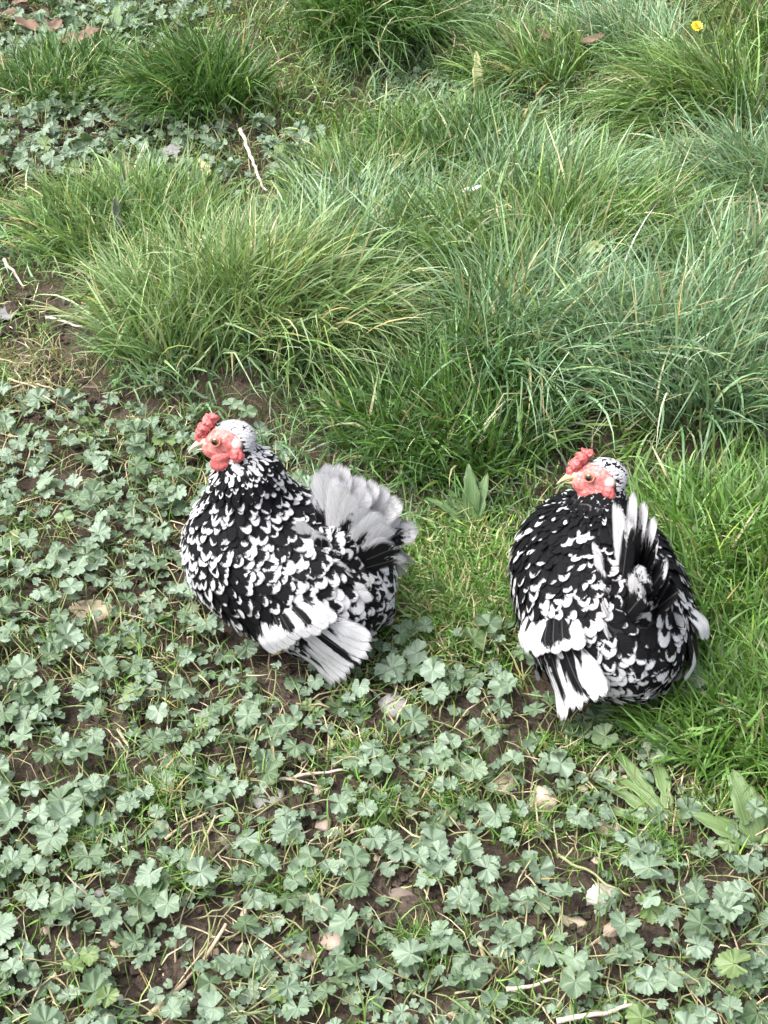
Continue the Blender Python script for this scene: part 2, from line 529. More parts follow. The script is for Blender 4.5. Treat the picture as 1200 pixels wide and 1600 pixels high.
def blades(x, y, az, L, W, lean, curl, col, K=5):
    n = len(x)
    z0 = hgt(x, y) - .004
    tm = (np.arange(K) + .5) / K
    th = lean[:, None] + curl[:, None] * tm[None] ** 1.25
    kk = (RNG.random(n) < .16)[:, None] * (tm[None] > RNG.uniform(.3, .8, n)[:, None])
    th = th + kk * RNG.uniform(.4, 1.5, n)[:, None]
    th = np.minimum(th, 2.2)
    wobble = RNG.normal(0, .6, n)
    azt = az[:, None] + wobble[:, None] * tm[None]
    ds = (L / K)[:, None]
    X = x[:, None] + np.concatenate([np.zeros((n, 1)), np.cumsum(np.sin(th) * np.cos(azt) * ds, 1)], 1)
    Y = y[:, None] + np.concatenate([np.zeros((n, 1)), np.cumsum(np.sin(th) * np.sin(azt) * ds, 1)], 1)
    Z = z0[:, None] + np.concatenate([np.zeros((n, 1)), np.cumsum(np.cos(th) * ds, 1)], 1)
    Z[:, 1:] = np.maximum(Z[:, 1:], z0[:, None] + .008 + .02 * RNG.random((n, 1)))
    t = np.linspace(0, 1, K + 1)
    wp = W[:, None] * .5 * ((1 - t ** 2.4) * (.72 + .6 * t * (1 - t) * 2))[None]
    tw = RNG.normal(0, .7, n)[:, None] + RNG.normal(0, .5, n)[:, None] * t[None]
    aze = np.concatenate([azt, azt[:, -1:]], 1); the = np.concatenate([th, th[:, -1:]], 1)
    sx = -np.sin(aze) * np.cos(tw) + np.sin(tw) * (-np.cos(the) * np.cos(aze))
    sy = np.cos(aze) * np.cos(tw) + np.sin(tw) * (-np.cos(the) * np.sin(aze))
    sz = np.sin(tw) * np.sin(the)
    P = np.stack([X, Y, Z], -1); S = np.stack([sx, sy, sz], -1) * wp[..., None]
    nv = 2 * K + 1
    V = np.empty((n, nv, 3))
    V[:, 0:2 * K:2] = P[:, :K] - S[:, :K]
    V[:, 1:2 * K:2] = P[:, :K] + S[:, :K]
    V[:, 2 * K] = P[:, K]
    o = (np.arange(n) * nv)[:, None]
    q = np.concatenate([(o + np.array([2 * k, 2 * k + 1, 2 * k + 3, 2 * k + 2])) for k in range(K - 1)])
    tr = o + np.array([2 * K - 2, 2 * K - 1, 2 * K])
    # pale sheath at the root, as on the living blade
    rt = np.clip(1 - t * 5, 0, 1)
    rt = np.concatenate([np.repeat(rt[:K], 2), rt[K:]])
    C = col[:, None] * (1 - .45 * rt[None, :, None]) + .45 * rt[None, :, None] * np.array([.22, .23, .10])
    return V.reshape(-1, 3), q, tr, C.reshape(-1, 3)

def hen_clear(x, y, r):
    return (np.hypot(x - HEN_A[0], y - HEN_A[1]) > r) & (np.hypot(x - HEN_B[0], y - HEN_B[1]) > r)

# lawn between the clumps
xs, ys = RNG.uniform(-2.3, 2.3, 190000), RNG.uniform(.55, 6.0, 190000)
jx, jy = xs + .09 * (noise2(xs, ys, 7, 8) - .5), ys + .11 * (noise2(xs, ys, 7, 9) - .5)
inview = (np.abs(xs) < .42 + .20 * ys) & (ys < 4.1)
keep = inpoly(jx, jy, GP) & (RNG.random(len(xs)) < np.where(inview, 1.0, .42)) & hen_clear(xs, ys, .10)
pp = G2P(np.stack([xs, ys, np.zeros_like(xs)], 1))
thin = np.ones(len(xs))
near_mid = (pp[:, 0] > 560) & (pp[:, 0] < 860) & (pp[:, 1] > 830) & (pp[:, 1] < 1060)
thin[near_mid] = .95
left_edge = (pp[:, 0] < 170) & (pp[:, 1] > 430) & (pp[:, 1] < 640)
thin[left_edge] = .35
top_left = (pp[:, 0] < 430) & (pp[:, 1] < 130) & (pp[:, 1] > -50)
thin[top_left] = .5
keep &= RNG.random(len(xs)) < thin * np.clip(2.6 * noise2(xs, ys, 13, 26) - .45, .12, 1)
xs, ys, pp = xs[keep], ys[keep], pp[keep]
n = len(xs)
flow = 2 * math.pi * (noise2(xs, ys, 1.3, 21) * 1.6 + .25 * noise2(xs, ys, 5, 22))
lock = 2 * math.pi * noise2(xs, ys, 16, 24)
az = flow + .7 * np.sin(lock) + RNG.normal(0, 1.05, n)
short = ((pp[:, 1] > 800) & (pp[:, 0] > 540)) | ((pp[:, 0] < 170) & (pp[:, 1] > 420)) | ((pp[:, 0] < 200) & (pp[:, 1] < 240))
L = np.where(short, RNG.uniform(.035, .085, n), RNG.uniform(.045, .125, n)) * (.35 + 1.25 * noise2(xs, ys, 4.5, 23))
mid = (pp[:, 0] > 560) & (pp[:, 0] < 860) & (pp[:, 1] > 850)
L[mid] *= .75
kinds = noise2(xs, ys, 2.1, 31)
bl = sstep(450, 800, pp[:, 0]) * .25
col = np.where((kinds < .40)[:, None], tints('mid', n, .06), np.where((kinds < .58 - bl)[:, None], tints('pale', n, .08), tints('blue', n, .06)))
dk = noise2(xs, ys, 4.3, 35) > .66
col[dk] = tints('dark', int(dk.sum()), .05)
lush = (pp[:, 1] > 780) & (pp[:, 0] > 1000)
col[lush] = tints('lush', int(lush.sum()), .05)
col[mid] = tints('lush', int(mid.sum()), .28)
v, q, t, c = blades(xs, ys, az, L, RNG.uniform(.0020, .0056, n), np.abs(RNG.normal(.28, .30, n)), RNG.uniform(.3, 1.8, n), col)
obj('grass', mesh('grass', v, [q, t], {'col': c}), M['grass'], kind='stuff', label='long soft lawn grass growing between the clumps', cat='grass')

# short dense undergrowth of the lawn
xs, ys = RNG.uniform(-2.2, 2.2, 120000), RNG.uniform(.6, 5.0, 120000)
jx, jy = xs + .09 * (noise2(xs, ys, 7, 8) - .5), ys + .11 * (noise2(xs, ys, 7, 9) - .5)
pq = G2P(np.stack([xs, ys, np.zeros_like(xs)], 1))
k = inpoly(jx, jy, GP) & hen_clear(xs, ys, .10) & (((np.abs(xs) < .42 + .21 * ys) & (ys < 4.1)) | (RNG.random(len(xs)) < .35))
k &= ~((pq[:, 0] < 140) & (pq[:, 1] > 480) & (pq[:, 1] < 640) & (RNG.random(len(xs)) < .75))
xs, ys = xs[k], ys[k]; n = len(xs)
kn = noise2(xs, ys, 3.1, 77)[:, None]
col = np.where(kn < .5, tints('mid', n, .30), tints('lush', n, .22))
v, q, t, c = blades(xs, ys, RNG.uniform(0, 6.28, n), RNG.uniform(.02, .06, n), RNG.uniform(.0016, .0034, n), np.abs(RNG.normal(.35, .35, n)), RNG.uniform(.2, 1.7, n), col, 3)
obj('short_grass', mesh('short_grass', v, [q, t], {'col': c}), M['grass'], kind='stuff', label='short dense grass filling the lawn under the long blades', cat='grass')

# springy worn turf between the hens
px_, py_ = RNG.normal(725, 70, 5200), RNG.normal(930, 62, 5200)
g_ = np.array([P2G(a, b) for a, b in zip(px_, py_)])
xs, ys = g_[:, 0], g_[:, 1]
k = hen_clear(xs, ys, .11); xs, ys = xs[k], ys[k]; n = len(xs)
v, q, t, c = blades(xs, ys, RNG.uniform(0, 6.28, n), RNG.uniform(.025, .065, n), RNG.uniform(.0018, .0036, n), np.abs(RNG.normal(.4, .35, n)), RNG.uniform(.2, 1.7, n), tints('lush', n, .20) * 1.15, 4)
obj('worn_turf', mesh('worn_turf', v, [q, t], {'col': c}), M['grass'], kind='stuff', label='springy yellow-green worn turf between the two hens', cat='grass')

# clumps that can be told apart
for (cx, cy), (px, py, R, Lb, nb, laz, lean, tint, lab) in zip(TC, TUSS):
    nb = int(nb * 1.25)
    a = RNG.uniform(0, 2 * math.pi, nb)
    r = R * .80 * np.sqrt(RNG.random(nb))
    x, y = cx + r * np.cos(a), cy + r * np.sin(a) * .9
    lk = 6.28 * noise2(x, y, 14, 25)
    vx = np.cos(a) * (r / R) * .75 + lean * 1.6 * math.cos(math.radians(laz)) + .35 * np.cos(lk) + RNG.normal(0, .48, nb)
    vy = np.sin(a) * (r / R) * .75 + lean * 1.6 * math.sin(math.radians(laz)) + .35 * np.sin(lk) + RNG.normal(0, .48, nb)
    m = np.hypot(vx, vy)
    k = hen_clear(x, y, .12)
    Lk = Lb * .92 * RNG.uniform(.45, 1.12, nb)
    ln = np.clip(.06 + .38 * m + RNG.normal(0, .1, nb), 0, 1.1)
    cu = np.clip(.25 + 1.0 * m * RNG.uniform(.5, 1.3, nb), .1, 1.6)
    cc = tints(tint, nb, .05 if tint in ('dark', 'lush') else .08)
    v, q, t, c = blades(x[k], y[k], np.arctan2(vy, vx)[k], Lk[k], RNG.uniform(.0020, .0056, nb)[k], ln[k], cu[k], cc[k], 6)
    z = float(hgt(np.array([cx]), np.array([cy]))[0])
    v = v - np.array([cx, cy, z])
    obj('grass_tussock', mesh('grass_tussock', v, [q, t], {'col': c}), M['grass'], loc=(cx, cy, z), label=lab, cat='grass clump', group='grass clumps on the lawn')

# thin young grass among the mallow
xs, ys = RNG.uniform(-1.6, 1.6, 130000), RNG.uniform(.5, 3.9, 130000)
jx, jy = xs + .09 * (noise2(xs, ys, 7, 8) - .5), ys + .11 * (noise2(xs, ys, 7, 9) - .5)
k = ~inpoly(jx, jy, GP) & (noise2(xs, ys, 9, 41) ** 2.0 * 1.7 > RNG.random(len(xs))) & hen_clear(xs, ys, .10) & ((np.abs(xs) < .45 + .22 * ys) | (RNG.random(len(xs)) < .3))
tf = np.array([P2G(random.gauss(a, 24), random.gauss(b, 15)) for a, b in ((590, 1280), (300, 1375), (240, 1255), (810, 1300), (1120, 1270), (700, 1255), (470, 1390), (130, 1330), (1010, 1330), (880, 1180), (560, 1190), (660, 1480)) for _ in range(170)])
xs, ys = np.concatenate([xs[k], tf[:, 0]]), np.concatenate([ys[k], tf[:, 1]]); n = len(xs)
v, q, t, c = blades(xs, ys, RNG.uniform(0, 6.28, n), RNG.uniform(.02, .065, n), RNG.uniform(.0014, .0028, n), np.abs(RNG.normal(.3, .3, n)), RNG.uniform(.2, 1.6, n), tints('lush', n, .22), 4)
obj('young_grass', mesh('young_grass', v, [q, t], {'col': c}), M['grass'], kind='stuff', label='thin young grass sprouting among the mallow plants', cat='grass')

# ------------------------------------------------------------------ soil crumbs and straw litter
ICO = None
def ico(sub=1):
    import bmesh
    bm = bmesh.new()
    bmesh.ops.create_icosphere(bm, subdivisions=sub, radius=1)
    v = np.array([p.co[:] for p in bm.verts]); f = np.array([[q.index for q in p.verts] for p in bm.faces])
    bm.free()
    return v, f
iv, if_ = ico(1)
mb = MB()
cx_, cy_ = RNG.uniform(-1.3, 1.3, 13000), RNG.uniform(.55, 3.7, 13000)
k = ~inpoly(cx_, cy_, GP) & (np.abs(cx_) < .5 + .25 * cy_)
cx_, cy_ = cx_[k], cy_[k]; cz_ = hgt(cx_, cy_)
CR = [1 + .7 * (noise3(iv * 1.7 + j * 3.1, 2) - .5)[:, None] for j in range(40)]
nb_ = len(cx_)
for a_, b_, r_ in ((320, 1310, 55), (440, 1275, 45), (650, 1430, 65), (255, 1520, 42), (470, 1140, 42), (900, 1400, 65), (60, 620, 70), (210, 890, 36), (180, 1140, 38), (350, 1165, 36), (560, 1400, 40), (1010, 1470, 45), (10, 500, 50), (330, 700, 45), (1150, 1480, 40)):
    for _ in range(190):
        x, y = P2G(random.gauss(a_, r_ * .5), random.gauss(b_, r_ * .36))
        cx_, cy_ = np.append(cx_, x), np.append(cy_, y)
cz_ = hgt(cx_, cy_)
for i, (x, y, z) in enumerate(zip(cx_, cy_, cz_)):
    s = random.uniform(.0020, .0062) * (1.8 if random.random() < .07 else 1) * (1.0 if i < nb_ else random.uniform(.7, 1.7))
    d = CR[i % 40]
    p = iv * d * s * np.array([random.uniform(.8, 1.3), random.uniform(.8, 1.3), random.uniform(.6, .95)])
    mb.add(p @ rotm('z', i).T + [x, y, z + s * .35], t=if_)
obj('soil_crumbs', mb.mesh('soil_crumbs', smooth=False), M['soil'], kind='stuff', label='loose dark crumbs of soil on the bare patches', cat='soil')

xs, ys = RNG.uniform(-1.4, 1.4, 22000), RNG.uniform(.55, 3.9, 22000)
k = ~inpoly(xs, ys, GP) & (noise2(xs, ys, 6, 51) > RNG.random(22000) * .95)
extra = np.array([P2G(random.gauss(50, 45), random.gauss(600, 26)) for _ in range(420)])
extra2 = np.array([P2G(random.gauss(690, 50), random.gauss(975, 30)) for _ in range(240)])
xs, ys = np.concatenate([xs[k], extra[:, 0], extra2[:, 0]]), np.concatenate([ys[k], extra[:, 1], extra2[:, 1]])
n = len(xs)
v, q, t, c = blades(xs, ys, RNG.uniform(0, 6.28, n), RNG.uniform(.012, .075, n), RNG.uniform(.0010, .0028, n), np.full(n, 1.45) + RNG.normal(0, .12, n), RNG.normal(0, .3, n), tints('dry', n, 1.0) * RNG.uniform(.4, 1.05, (n, 1)), 3)
obj('straw_litter', mesh('straw_litter', v, [q, t], {'col': c}), M['grass'], kind='stuff', label='scattered dry straw and dead stalks lying on the soil', cat='straw')

# ------------------------------------------------------------------ mallow plants
def leaf_blade(rs, R, nang=64):
    """round scalloped pleated leaf, attached at its notch; faces up"""
    lobes = rs.choice([5, 7, 7])
    span = math.radians(rs.uniform(155, 172))
    ph = np.linspace(-span, span, nang)
    s = (ph + span) / (2 * span) * lobes
    lob = np.abs(np.sin(math.pi * s)) ** .8
    cren = np.abs(np.sin(math.pi * s * 3.0)) ** .7
    ls = np.interp(s, np.arange(lobes + 1), rs.uniform(.84, 1.1, lobes + 1))
    rad = R * (.76 + .14 * lob + .10 * cren) * ls
    rad *= (1 - .12 * np.abs(ph / span) ** 3)
    rings = [.05, .32, .66, .88, 1.0]
    fold = np.cos(2 * math.pi * s)          # ridge at sinuses, trough on veins
    cup, roll = rs.uniform(-.18, .34), rs.uniform(-.30, .30)
    w1, w2, w3 = rs.uniform(0, 6, 3)
    V, lp = [], []
    rnd = rs.random() * .3
    for rr in rings:
        x = rad * rr * np.cos(ph); y = rad * rr * np.sin(ph)
        z = R * (.095 * fold * rr * (1 - .25 * rr) * rs.uniform(.8, 1.2) + cup * rr ** 2 * .6 + roll * (y / R) ** 2) + R * (.10 * np.sin(ph * 2.3 + w1) + .06 * np.sin(ph * 5.1 + w2)) * rr ** 2 + R * .055 * np.sin(ph * 11 + w3) * rr ** 4
        x = x + R * .05 * np.sin(ph * 4 + w3) * rr ** 2
        V.append(np.stack([x, y, z], 1))
        vein = np.clip(1 - np.abs(np.sin(math.pi * (s - .5))) * (2.2 + 3 * rr), 0, 1)
        lp.append(np.stack([np.full(nang, rr), vein * (1 - .6 * rr), np.full(nang, rnd)], 1))
    return np.concatenate(V), grid_faces(len(rings), nang), np.concatenate(lp)

LEAF_AT = {}
def mallow_leaf_mesh(i, small=False):
    rs = np.random.default_rng(100 + i)
    R = .0080 + .0125 * rs.random() ** 1.2 if not small else rs.uniform(.010, .017)
    d, h = rs.uniform(.012, .062), rs.uniform(.012, .042)
    if small: d, h = d * .8, h * .7
    v, q, lp = leaf_blade(rs, R)
    rot = rotm('z', rs.uniform(-.9, .9)) @ rotm('y', rs.normal(.12, .36)) @ rotm('x', rs.normal(0, .38))
    v = v @ rot.T + np.array([d, 0, h])
    top = np.array([d, 0, h - .0005])
    pts = [np.array([0, 0, -.006]), np.array([d * .25, rs.normal(0, .004), h * .45]), np.array([d * .65, rs.normal(0, .004), h * .82]), top]
    tv, tq, tt = tube(smooth_line(pts, 6), np.linspace(.0011, .0008, 6), 4)
    mb = MB()
    mb.add(v, q, lp=lp)
    mb.add(tv, tq, tt, lp=np.tile([0, 0, .0], (len(tv), 1)))
    nq, nt_ = len(q), 0
    F = [np.concatenate(mb.q), np.concatenate(mb.t)]
    idx = np.concatenate([np.zeros(len(q)), np.ones(len(tq) + len(tt))])
    me = mesh('mallow_leaf', np.concatenate(mb.v), F, {'lp': np.concatenate(mb.at['lp'])}, True, idx)
    me.materials.append(M['mallow']); me.materials.append(M['stem'])
    LEAF_AT[me.name] = (d, h)
    return me
LEAF = [mallow_leaf_mesh(i) for i in range(44)]
LEAF_S = [mallow_leaf_mesh(200 + i, True) for i in range(14)]

BARE = [(30, 30, 75), (125, 68, 45), (395, 250, 22), (460, 225, 25), (305, 270, 28), (800, 1210, 30), (880, 1330, 30), (560, 1130, 35), (450, 1440, 30), (60, 1230, 25), (140, 1400, 25), (320, 1310, 50), (440, 1275, 40), (650, 1430, 62), (255, 1520, 38), (470, 1140, 40), (900, 1400, 62), (960, 1210, 40), (120, 600, 75),
        (210, 890, 32), (60, 620, 70), (850, 1275, 40), (180, 1140, 35), (350, 1165, 35), (590, 1320, 30), (530, 1230, 30), (330, 1490, 30),
        (760, 1500, 30), (1010, 1470, 40), (700, 960, 100), (300, 690, 25), (180, 660, 40)]
BG = [(*P2G(a, b), c / 1150) for a, b, c in BARE]
ST = [(147, 955, 56, 'cream', 'long cream pebble on the soil in the mallow patch', .5, 1.8, -.2), (188, 1128, 32, 'white', 'pale triangular stone at the end of a straw', .6, 1.3, .2),
      (612, 1108, 42, 'grey', 'smooth round grey pebble between the two hens', .75, 1.1, 0), (418, 1250, 50, 'grey', 'flat lilac-grey stone by the forked bleached twig', .5, 1.5, -.1),
      (686, 1003, 27, 'white', 'small white pebble on the worn grass between the hens', .6, 1.3, 0), (785, 1225, 42, 'cream', 'cream stone half hidden by a mallow leaf', .5, 1.4, .5),
      (850, 1254, 48, 'cream', 'largest cream stone below the dark-necked hen', .8, 1.1, .3), (846, 1297, 36, 'pink', 'pinkish stone touching the largest cream stone', .6, 1.2, -.5),
      (944, 1293, 30, 'pink', 'oblong pink stone lying among bent stalks', .6, 1.5, -.6), (936, 1405, 52, 'white', 'angular pinkish white stone on the bare soil', .6, 1.4, .2),
      (924, 1384, 20, 'white', 'little white chip beside the angular white stone', .6, 1.3, .4), (895, 1440, 36, 'cream', 'pale oblong stone beyond the angular white one', .5, 1.6, -.5),
      (975, 1203, 20, 'grey', 'small grey pebble next to the plantain', .7, 1.1, 0), (978, 1226, 30, 'cream', 'knobbly cream stone next to the plantain', .7, 1.3, .7),
      (1030, 1216, 25, 'white', 'white pebble behind the plantain leaves', .7, 1.2, .1), (520, 1168, 22, 'cream', 'round tan pebble on a dark twig', .8, 1.1, 0),
      (622, 1404, 48, 'taupe', 'large taupe stone sunk in bare soil', .5, 1.3, .1), (522, 1468, 40, 'pink', 'pink stone with a dry root across it', .6, 1.3, .5),
      (480, 1493, 26, 'pink', 'small round pink stone in the mallow', .7, 1.1, 0), (352, 1318, 30, 'taupe', 'dark clod-like stone on the bare soil', .7, 1.2, .4),
      (331, 1312, 16, 'pink', 'small tan chip beside the dark clod', .7, 1.3, 1.0), (1042, 1472, 38, 'taupe', 'brown stone among smaller ones near the dark twigs', .6, 1.2, 0),
      (955, 1458, 24, 'pink', 'dull pink pebble behind the brown stone', .7, 1.2, .3), (600, 1372, 24, 'cream', 'cream chip above the large taupe stone', .6, 1.4, .8),
      (538, 1300, 34, 'cream', 'cream slab stone under a mallow leaf', .4, 1.7, .4), (505, 1290, 26, 'pink', 'reddish stone beside the cream slab', .7, 1.1, 0), (1028, 1490, 24, 'pink', 'rusty pebble touching the brown stone', .7, 1.2, .2)]
SHOW = [(a[0], a[1], a[2] * .42) for a in ST]
for a, b, c, d in ((232, 1584, 350, 1440), (374, 205, 418, 306), (395, 1243, 540, 1203), (255, 1312, 325, 1268), (650, 1405, 668, 1530), (790, 1545, 868, 1530), (870, 1592, 985, 1574), (183, 1135, 198, 1183), (875, 1332, 985, 1402), (1050, 1300, 985, 1180)):
    SHOW += [(a + (c - a) * t / 6, b + (d - b) * t / 6, 6) for t in range(7)]
def covers(p):
    q_ = G2P([p])[0]
    return any((q_[0] - a) ** 2 + (q_[1] - b) ** 2 < (c + 17) ** 2 for a, b, c in SHOW)
def plants(zone, count, rmin, tries, leaves, nl, sc, label, group, prob=None):
    pts = []
    for _ in range(tries):
        if len(pts) >= count: break
        px, py = random.uniform(zone[0], zone[2]), random.uniform(zone[1], zone[3])
        x, y = P2G(px, py)
        if inpoly(np.array([x]), np.array([y]), GP)[0]: continue
        if any((x - a) ** 2 + (y - b) ** 2 < c * c for a, b, c in BG): continue
        if not hen_clear(x, y, .105): continue
        if prob and random.random() > prob(px, py): continue
        if any((x - a) ** 2 + (y - b) ** 2 < rmin * rmin for a, b in pts): continue
        pts.append((x, y))
    for x, y in pts:
        z = float(hgt(np.array([x]), np.array([y]))[0])
        e = obj('mallow_plant', None, loc=(x, y, z), rot=(random.gauss(0, .08), random.gauss(0, .08), random.uniform(0, 6.28)),
                label=label(x, y), cat='mallow', group=group)
        e.empty_display_size = .02
        s = random.uniform(.82, 1.15) * sc
        e.scale = (s, s, s)
        n = random.randint(*nl); a0 = random.uniform(0, 6.28); got = 0
        for i in range(n):
            me, az_ = random.choice(leaves), a0 + i * 2.4 + random.gauss(0, .35)
            d_, h_ = LEAF_AT[me.name]; g_ = e.rotation_euler[2] + az_
            if covers((x + s * d_ * math.cos(g_), y + s * d_ * math.sin(g_), z + s * h_)): continue
            obj('leaf', me, parent=e, rot=(0, 0, az_)); got += 1
        if not got: bpy.data.objects.remove(e)
    return pts
LANDMARK = [(a[0], a[1], a[4]) for a in ST] + [(295, 1515, 'long thick pale dry stalk'), (470, 1210, 'bleached forked twig'), (290, 1290, 'short bent straw stalk'), (660, 1490, 'thin pale root'),
    (930, 1580, 'pale broken stick'), (1060, 1535, 'thin dark twig'), (440, 1500, 'looping brown root'), (240, 1505, 'straw beside the thick stalk'), (50, 605, 'worn heap of straw'), (1050, 1300, 'strap-leaved plantain'),
    (1185, 1330, 'pale-leaved dock'), (330, 720, "white-faced hen's beak"), (290, 900, "white-faced hen's breast"), (470, 1060, "white-faced hen's wing tip"), (830, 1070, "dark-necked hen's wing"), (930, 1120, "dark-necked hen's rear")]
def near_what(x, y):
    p = G2P([[x, y, 0]])[0]
    d, t = min((math.hypot(a - p[0], (b - p[1]) * 1.3), t) for a, b, t in LANDMARK)
    for w_ in (' on ', ' by ', ' at ', ' in ', ' between ', ' below ', ' lying ', ' among ', ' beside the angular', ' beyond ', ' next ', ' behind ', ' sunk ', ' with ', ' above ', ' under ', ' touching ', ' half ', ' beside the dark', ' near '):
        if not t.startswith('straw beside'): t = t.split(w_)[0]
    return d, t
def lab_near(x, y):
    d, t = near_what(x, y)
    px, py = G2P([[x, y, 0]])[0]
    if d < 130: return 'grey-green mallow plant growing beside the ' + t
    if py < 960: return 'grey-green mallow plant in the patch the white-faced hen looks over'
    return 'grey-green mallow plant a little way off the ' + t
def lab_far(x, y):
    px, py = G2P([[x, y, 0]])[0]
    d, t = min((math.hypot(a - px, (b - py) * 1.5), t) for a, b, t in ((395, 255, 'beside the crooked bleached stick'), (308, 272, 'beside the large fading leaf'), (458, 225, 'beside the grey dead leaves'),
        (125, 68, 'beside the long curled brown leaf'), (30, 40, 'among the dull brown leaves'), (230, 50, 'behind the fountain of grass'), (60, 190, 'in front of the low grass cushion'), (40, 265, 'between grass cushion and bright green clump'), (200, 230, 'in the middle of the far patch')))
    return 'small pale mallow plant ' + t
near = plants((-120, 640, 1330, 1700), 205, .058, 9000, LEAF, (5, 9), 1.0, lab_near, 'mallow plants on the soil around the hens', lambda px, py: .42 if 520 < px < 1010 and 1090 < py < 1480 else 1)
farp = plants((-60, -20, 560, 330), 132, .056, 9000, LEAF_S, (6, 9), 1.3, lab_far, 'mallow plants in the far patch')

# seedlings and low undergrowth of the same weed, too small to tell apart
mb = MB()
for i in range(3400):
    u = random.random()
    px, py = (random.uniform(-150, 1350), random.uniform(640, 1720)) if u < .62 else (random.uniform(-150, 600), random.uniform(-40, 320)) if u < .9 else (random.uniform(590, 740), random.uniform(130, 215))
    x, y = P2G(px, py)
    if u < .9 and inpoly(np.array([x]), np.array([y]), GP)[0]: continue
    if not hen_clear(x, y, .1): continue
    if any((x - a) ** 2 + (y - b) ** 2 < (c * .6) ** 2 for a, b, c in BG): continue
    rs = np.random.default_rng(5000 + i)
    v, q, lp = leaf_blade(rs, rs.uniform(.005, .0125), 22)
    lp[:, 2] = rs.choice([0, .1, .85, .95]) + rs.random() * .05
    v = v @ (rotm('z', rs.uniform(0, 6.28)) @ rotm('y', rs.normal(0, .35)) @ rotm('x', rs.normal(0, .35))).T
    z = float(hgt(np.array([x]), np.array([y]))[0])
    mb.add(v + [x, y, z + rs.uniform(.006, .028)], q, lp=lp)
obj('mallow_seedlings', mb.mesh('mallow_seedlings'), M['mallow'], kind='stuff', label='low carpet of tiny mallow seedlings on the soil', cat='seedlings')

# trailing stems of the weeds, tangled together over the soil
mbs = {'stem': MB(), 'straw': MB()}
for i in range(520):
    px, py = random.uniform(-60, 1260), random.uniform(650, 1640)
    x, y = P2G(px, py)
    if inpoly(np.array([x]), np.array([y]), GP)[0] or not hen_clear(x, y, .10): continue
    a = random.uniform(0, 6.28); Ls = random.uniform(.03, .13); k = random.gauss(0, 9)
    pts = []
    for j in range(7):
        t_ = j / 6
        pts.append((x, y, float(hgt(np.array([x]), np.array([y]))[0]) + .004 + .020 * math.sin(math.pi * t_) * random.uniform(.4, 1)))
        a += k * Ls / 6 + random.gauss(0, .12); x += math.cos(a) * Ls / 6; y += math.sin(a) * Ls / 6
    mbs['stem' if random.random() < .6 else 'straw'].add(*tube(np.array(pts), np.linspace(.0013, .0007, 7), 4))
for k_, m_ in mbs.items():
    obj('trailing_stems', m_.mesh('trailing_stems'), M[k_], kind='stuff', cat='stems',
        label='tangle of thin green trailing stems over the soil' if k_ == 'stem' else 'tangle of thin dead stems over the soil')

# ------------------------------------------------------------------ stones
sv, sf = ico(3)
def stone(i, px, py, wpx, kind, label, flat=.6, el=1.3, rot=0.0, group=None):
    x, y = P2G(px, py)
    s = wpx / 2 / (FPX / math.hypot(y, CAM_H)) / (el ** .5)
    n = .55 * (noise3(sv * 1.1 + i * 7.7, 5) - .5) + .25 * (noise3(sv * 2.6 + i * 3.3, 6) - .5) + .08 * (noise3(sv * 6 + i, 7) - .5)
    v = sv * (1 + n)[:, None]
    # a few broken facets
    rs = np.random.default_rng(900 + i)
    for _ in range(3):
        d = rs.standard_normal(3); d /= np.linalg.norm(d); d[2] = abs(d[2])
        k = v @ d - rs.uniform(.62, .85)
        v = v - np.where(k > 0, k * .85, 0)[:, None] * d
    v = v * s * np.array([el, 1, flat])
    v = v @ rotm('z', rot).T
    z = float(hgt(np.array([x]), np.array([y]))[0]) + s * flat * .45
    obj('stone', mesh('stone', v, [sf]), STONE[kind], loc=(x, y, z), label=label, cat='stone', group=group)
small = 'small stones scattered on the soil'
for i, a in enumerate(ST):
    stone(i, a[0], a[1], a[2], a[3], a[4], a[5], a[6], a[7])
for i in range(72):
    for _ in range(40):
        px, py = random.uniform(20, 1180), random.uniform(1080, 1585)
        x, y = P2G(px, py)
        if not inpoly(np.array([x]), np.array([y]), GP)[0] and (random.random() < .3 or any((x - a) ** 2 + (y - b) ** 2 < (c * 1.1) ** 2 for a, b, c in BG)): break
    stone(60 + i, px, py, random.uniform(8, 20), random.choice(['pink', 'taupe', 'cream', 'grey', 'cream', 'white']), 'tiny pebble lying loose on the garden soil', random.uniform(.5, .8), random.uniform(1, 1.5), random.uniform(0, 3), small)

# ------------------------------------------------------------------ sticks and stalks
def stick(pix, rad, mat, name, label, cat, lift=.006, forks=()):
    pts = []
    for p in pix:
        h = p[2] if len(p) > 2 else lift
        x, y = P2G(p[0], p[1], h)
        pts.append((x, y, float(hgt(np.array([x]), np.array([y]))[0]) + h))
    pts = np.array(pts); c = pts[0].copy()
    m = max(8, 5 * len(pix))
    L = smooth_line(pts - c, m)
    L += (noise3(L * 60 + c * 9, 3)[:, None] - .5) * np.array([[.008, .008, .003]])
    mb = MB()
    r = rad * np.linspace(1, .55, m) * (1 + .25 * (noise3(L * 120, 8) - .5))
    mb.add(*tube(L, r, 7))
    for at, dx, dy, dz in forks:
        b = L[int(at * (m - 1))]
        e = b + np.array([dx, dy, dz])
        mb.add(*tube(smooth_line([b, (b + e) / 2 + [0, .002, .002], e], 6), np.linspace(rad * .6, rad * .3, 6), 6))
    obj(name, mb.mesh(name), M[mat], loc=tuple(c), label=label, cat=cat)
stick([(232, 1584), (285, 1535), (322, 1490), (350, 1440, .03)], .0036, 'straw', 'dry_stalk', 'long thick pale dry stalk lying across the mallow', 'stalk', forks=[(.35, .03, .035, .004)])
stick([(374, 205, .06), (392, 240, .045), (400, 275, .035), (418, 306, .03)], .0042, 'stick', 'stick', 'crooked bleached stick on the far mallow patch', 'stick')
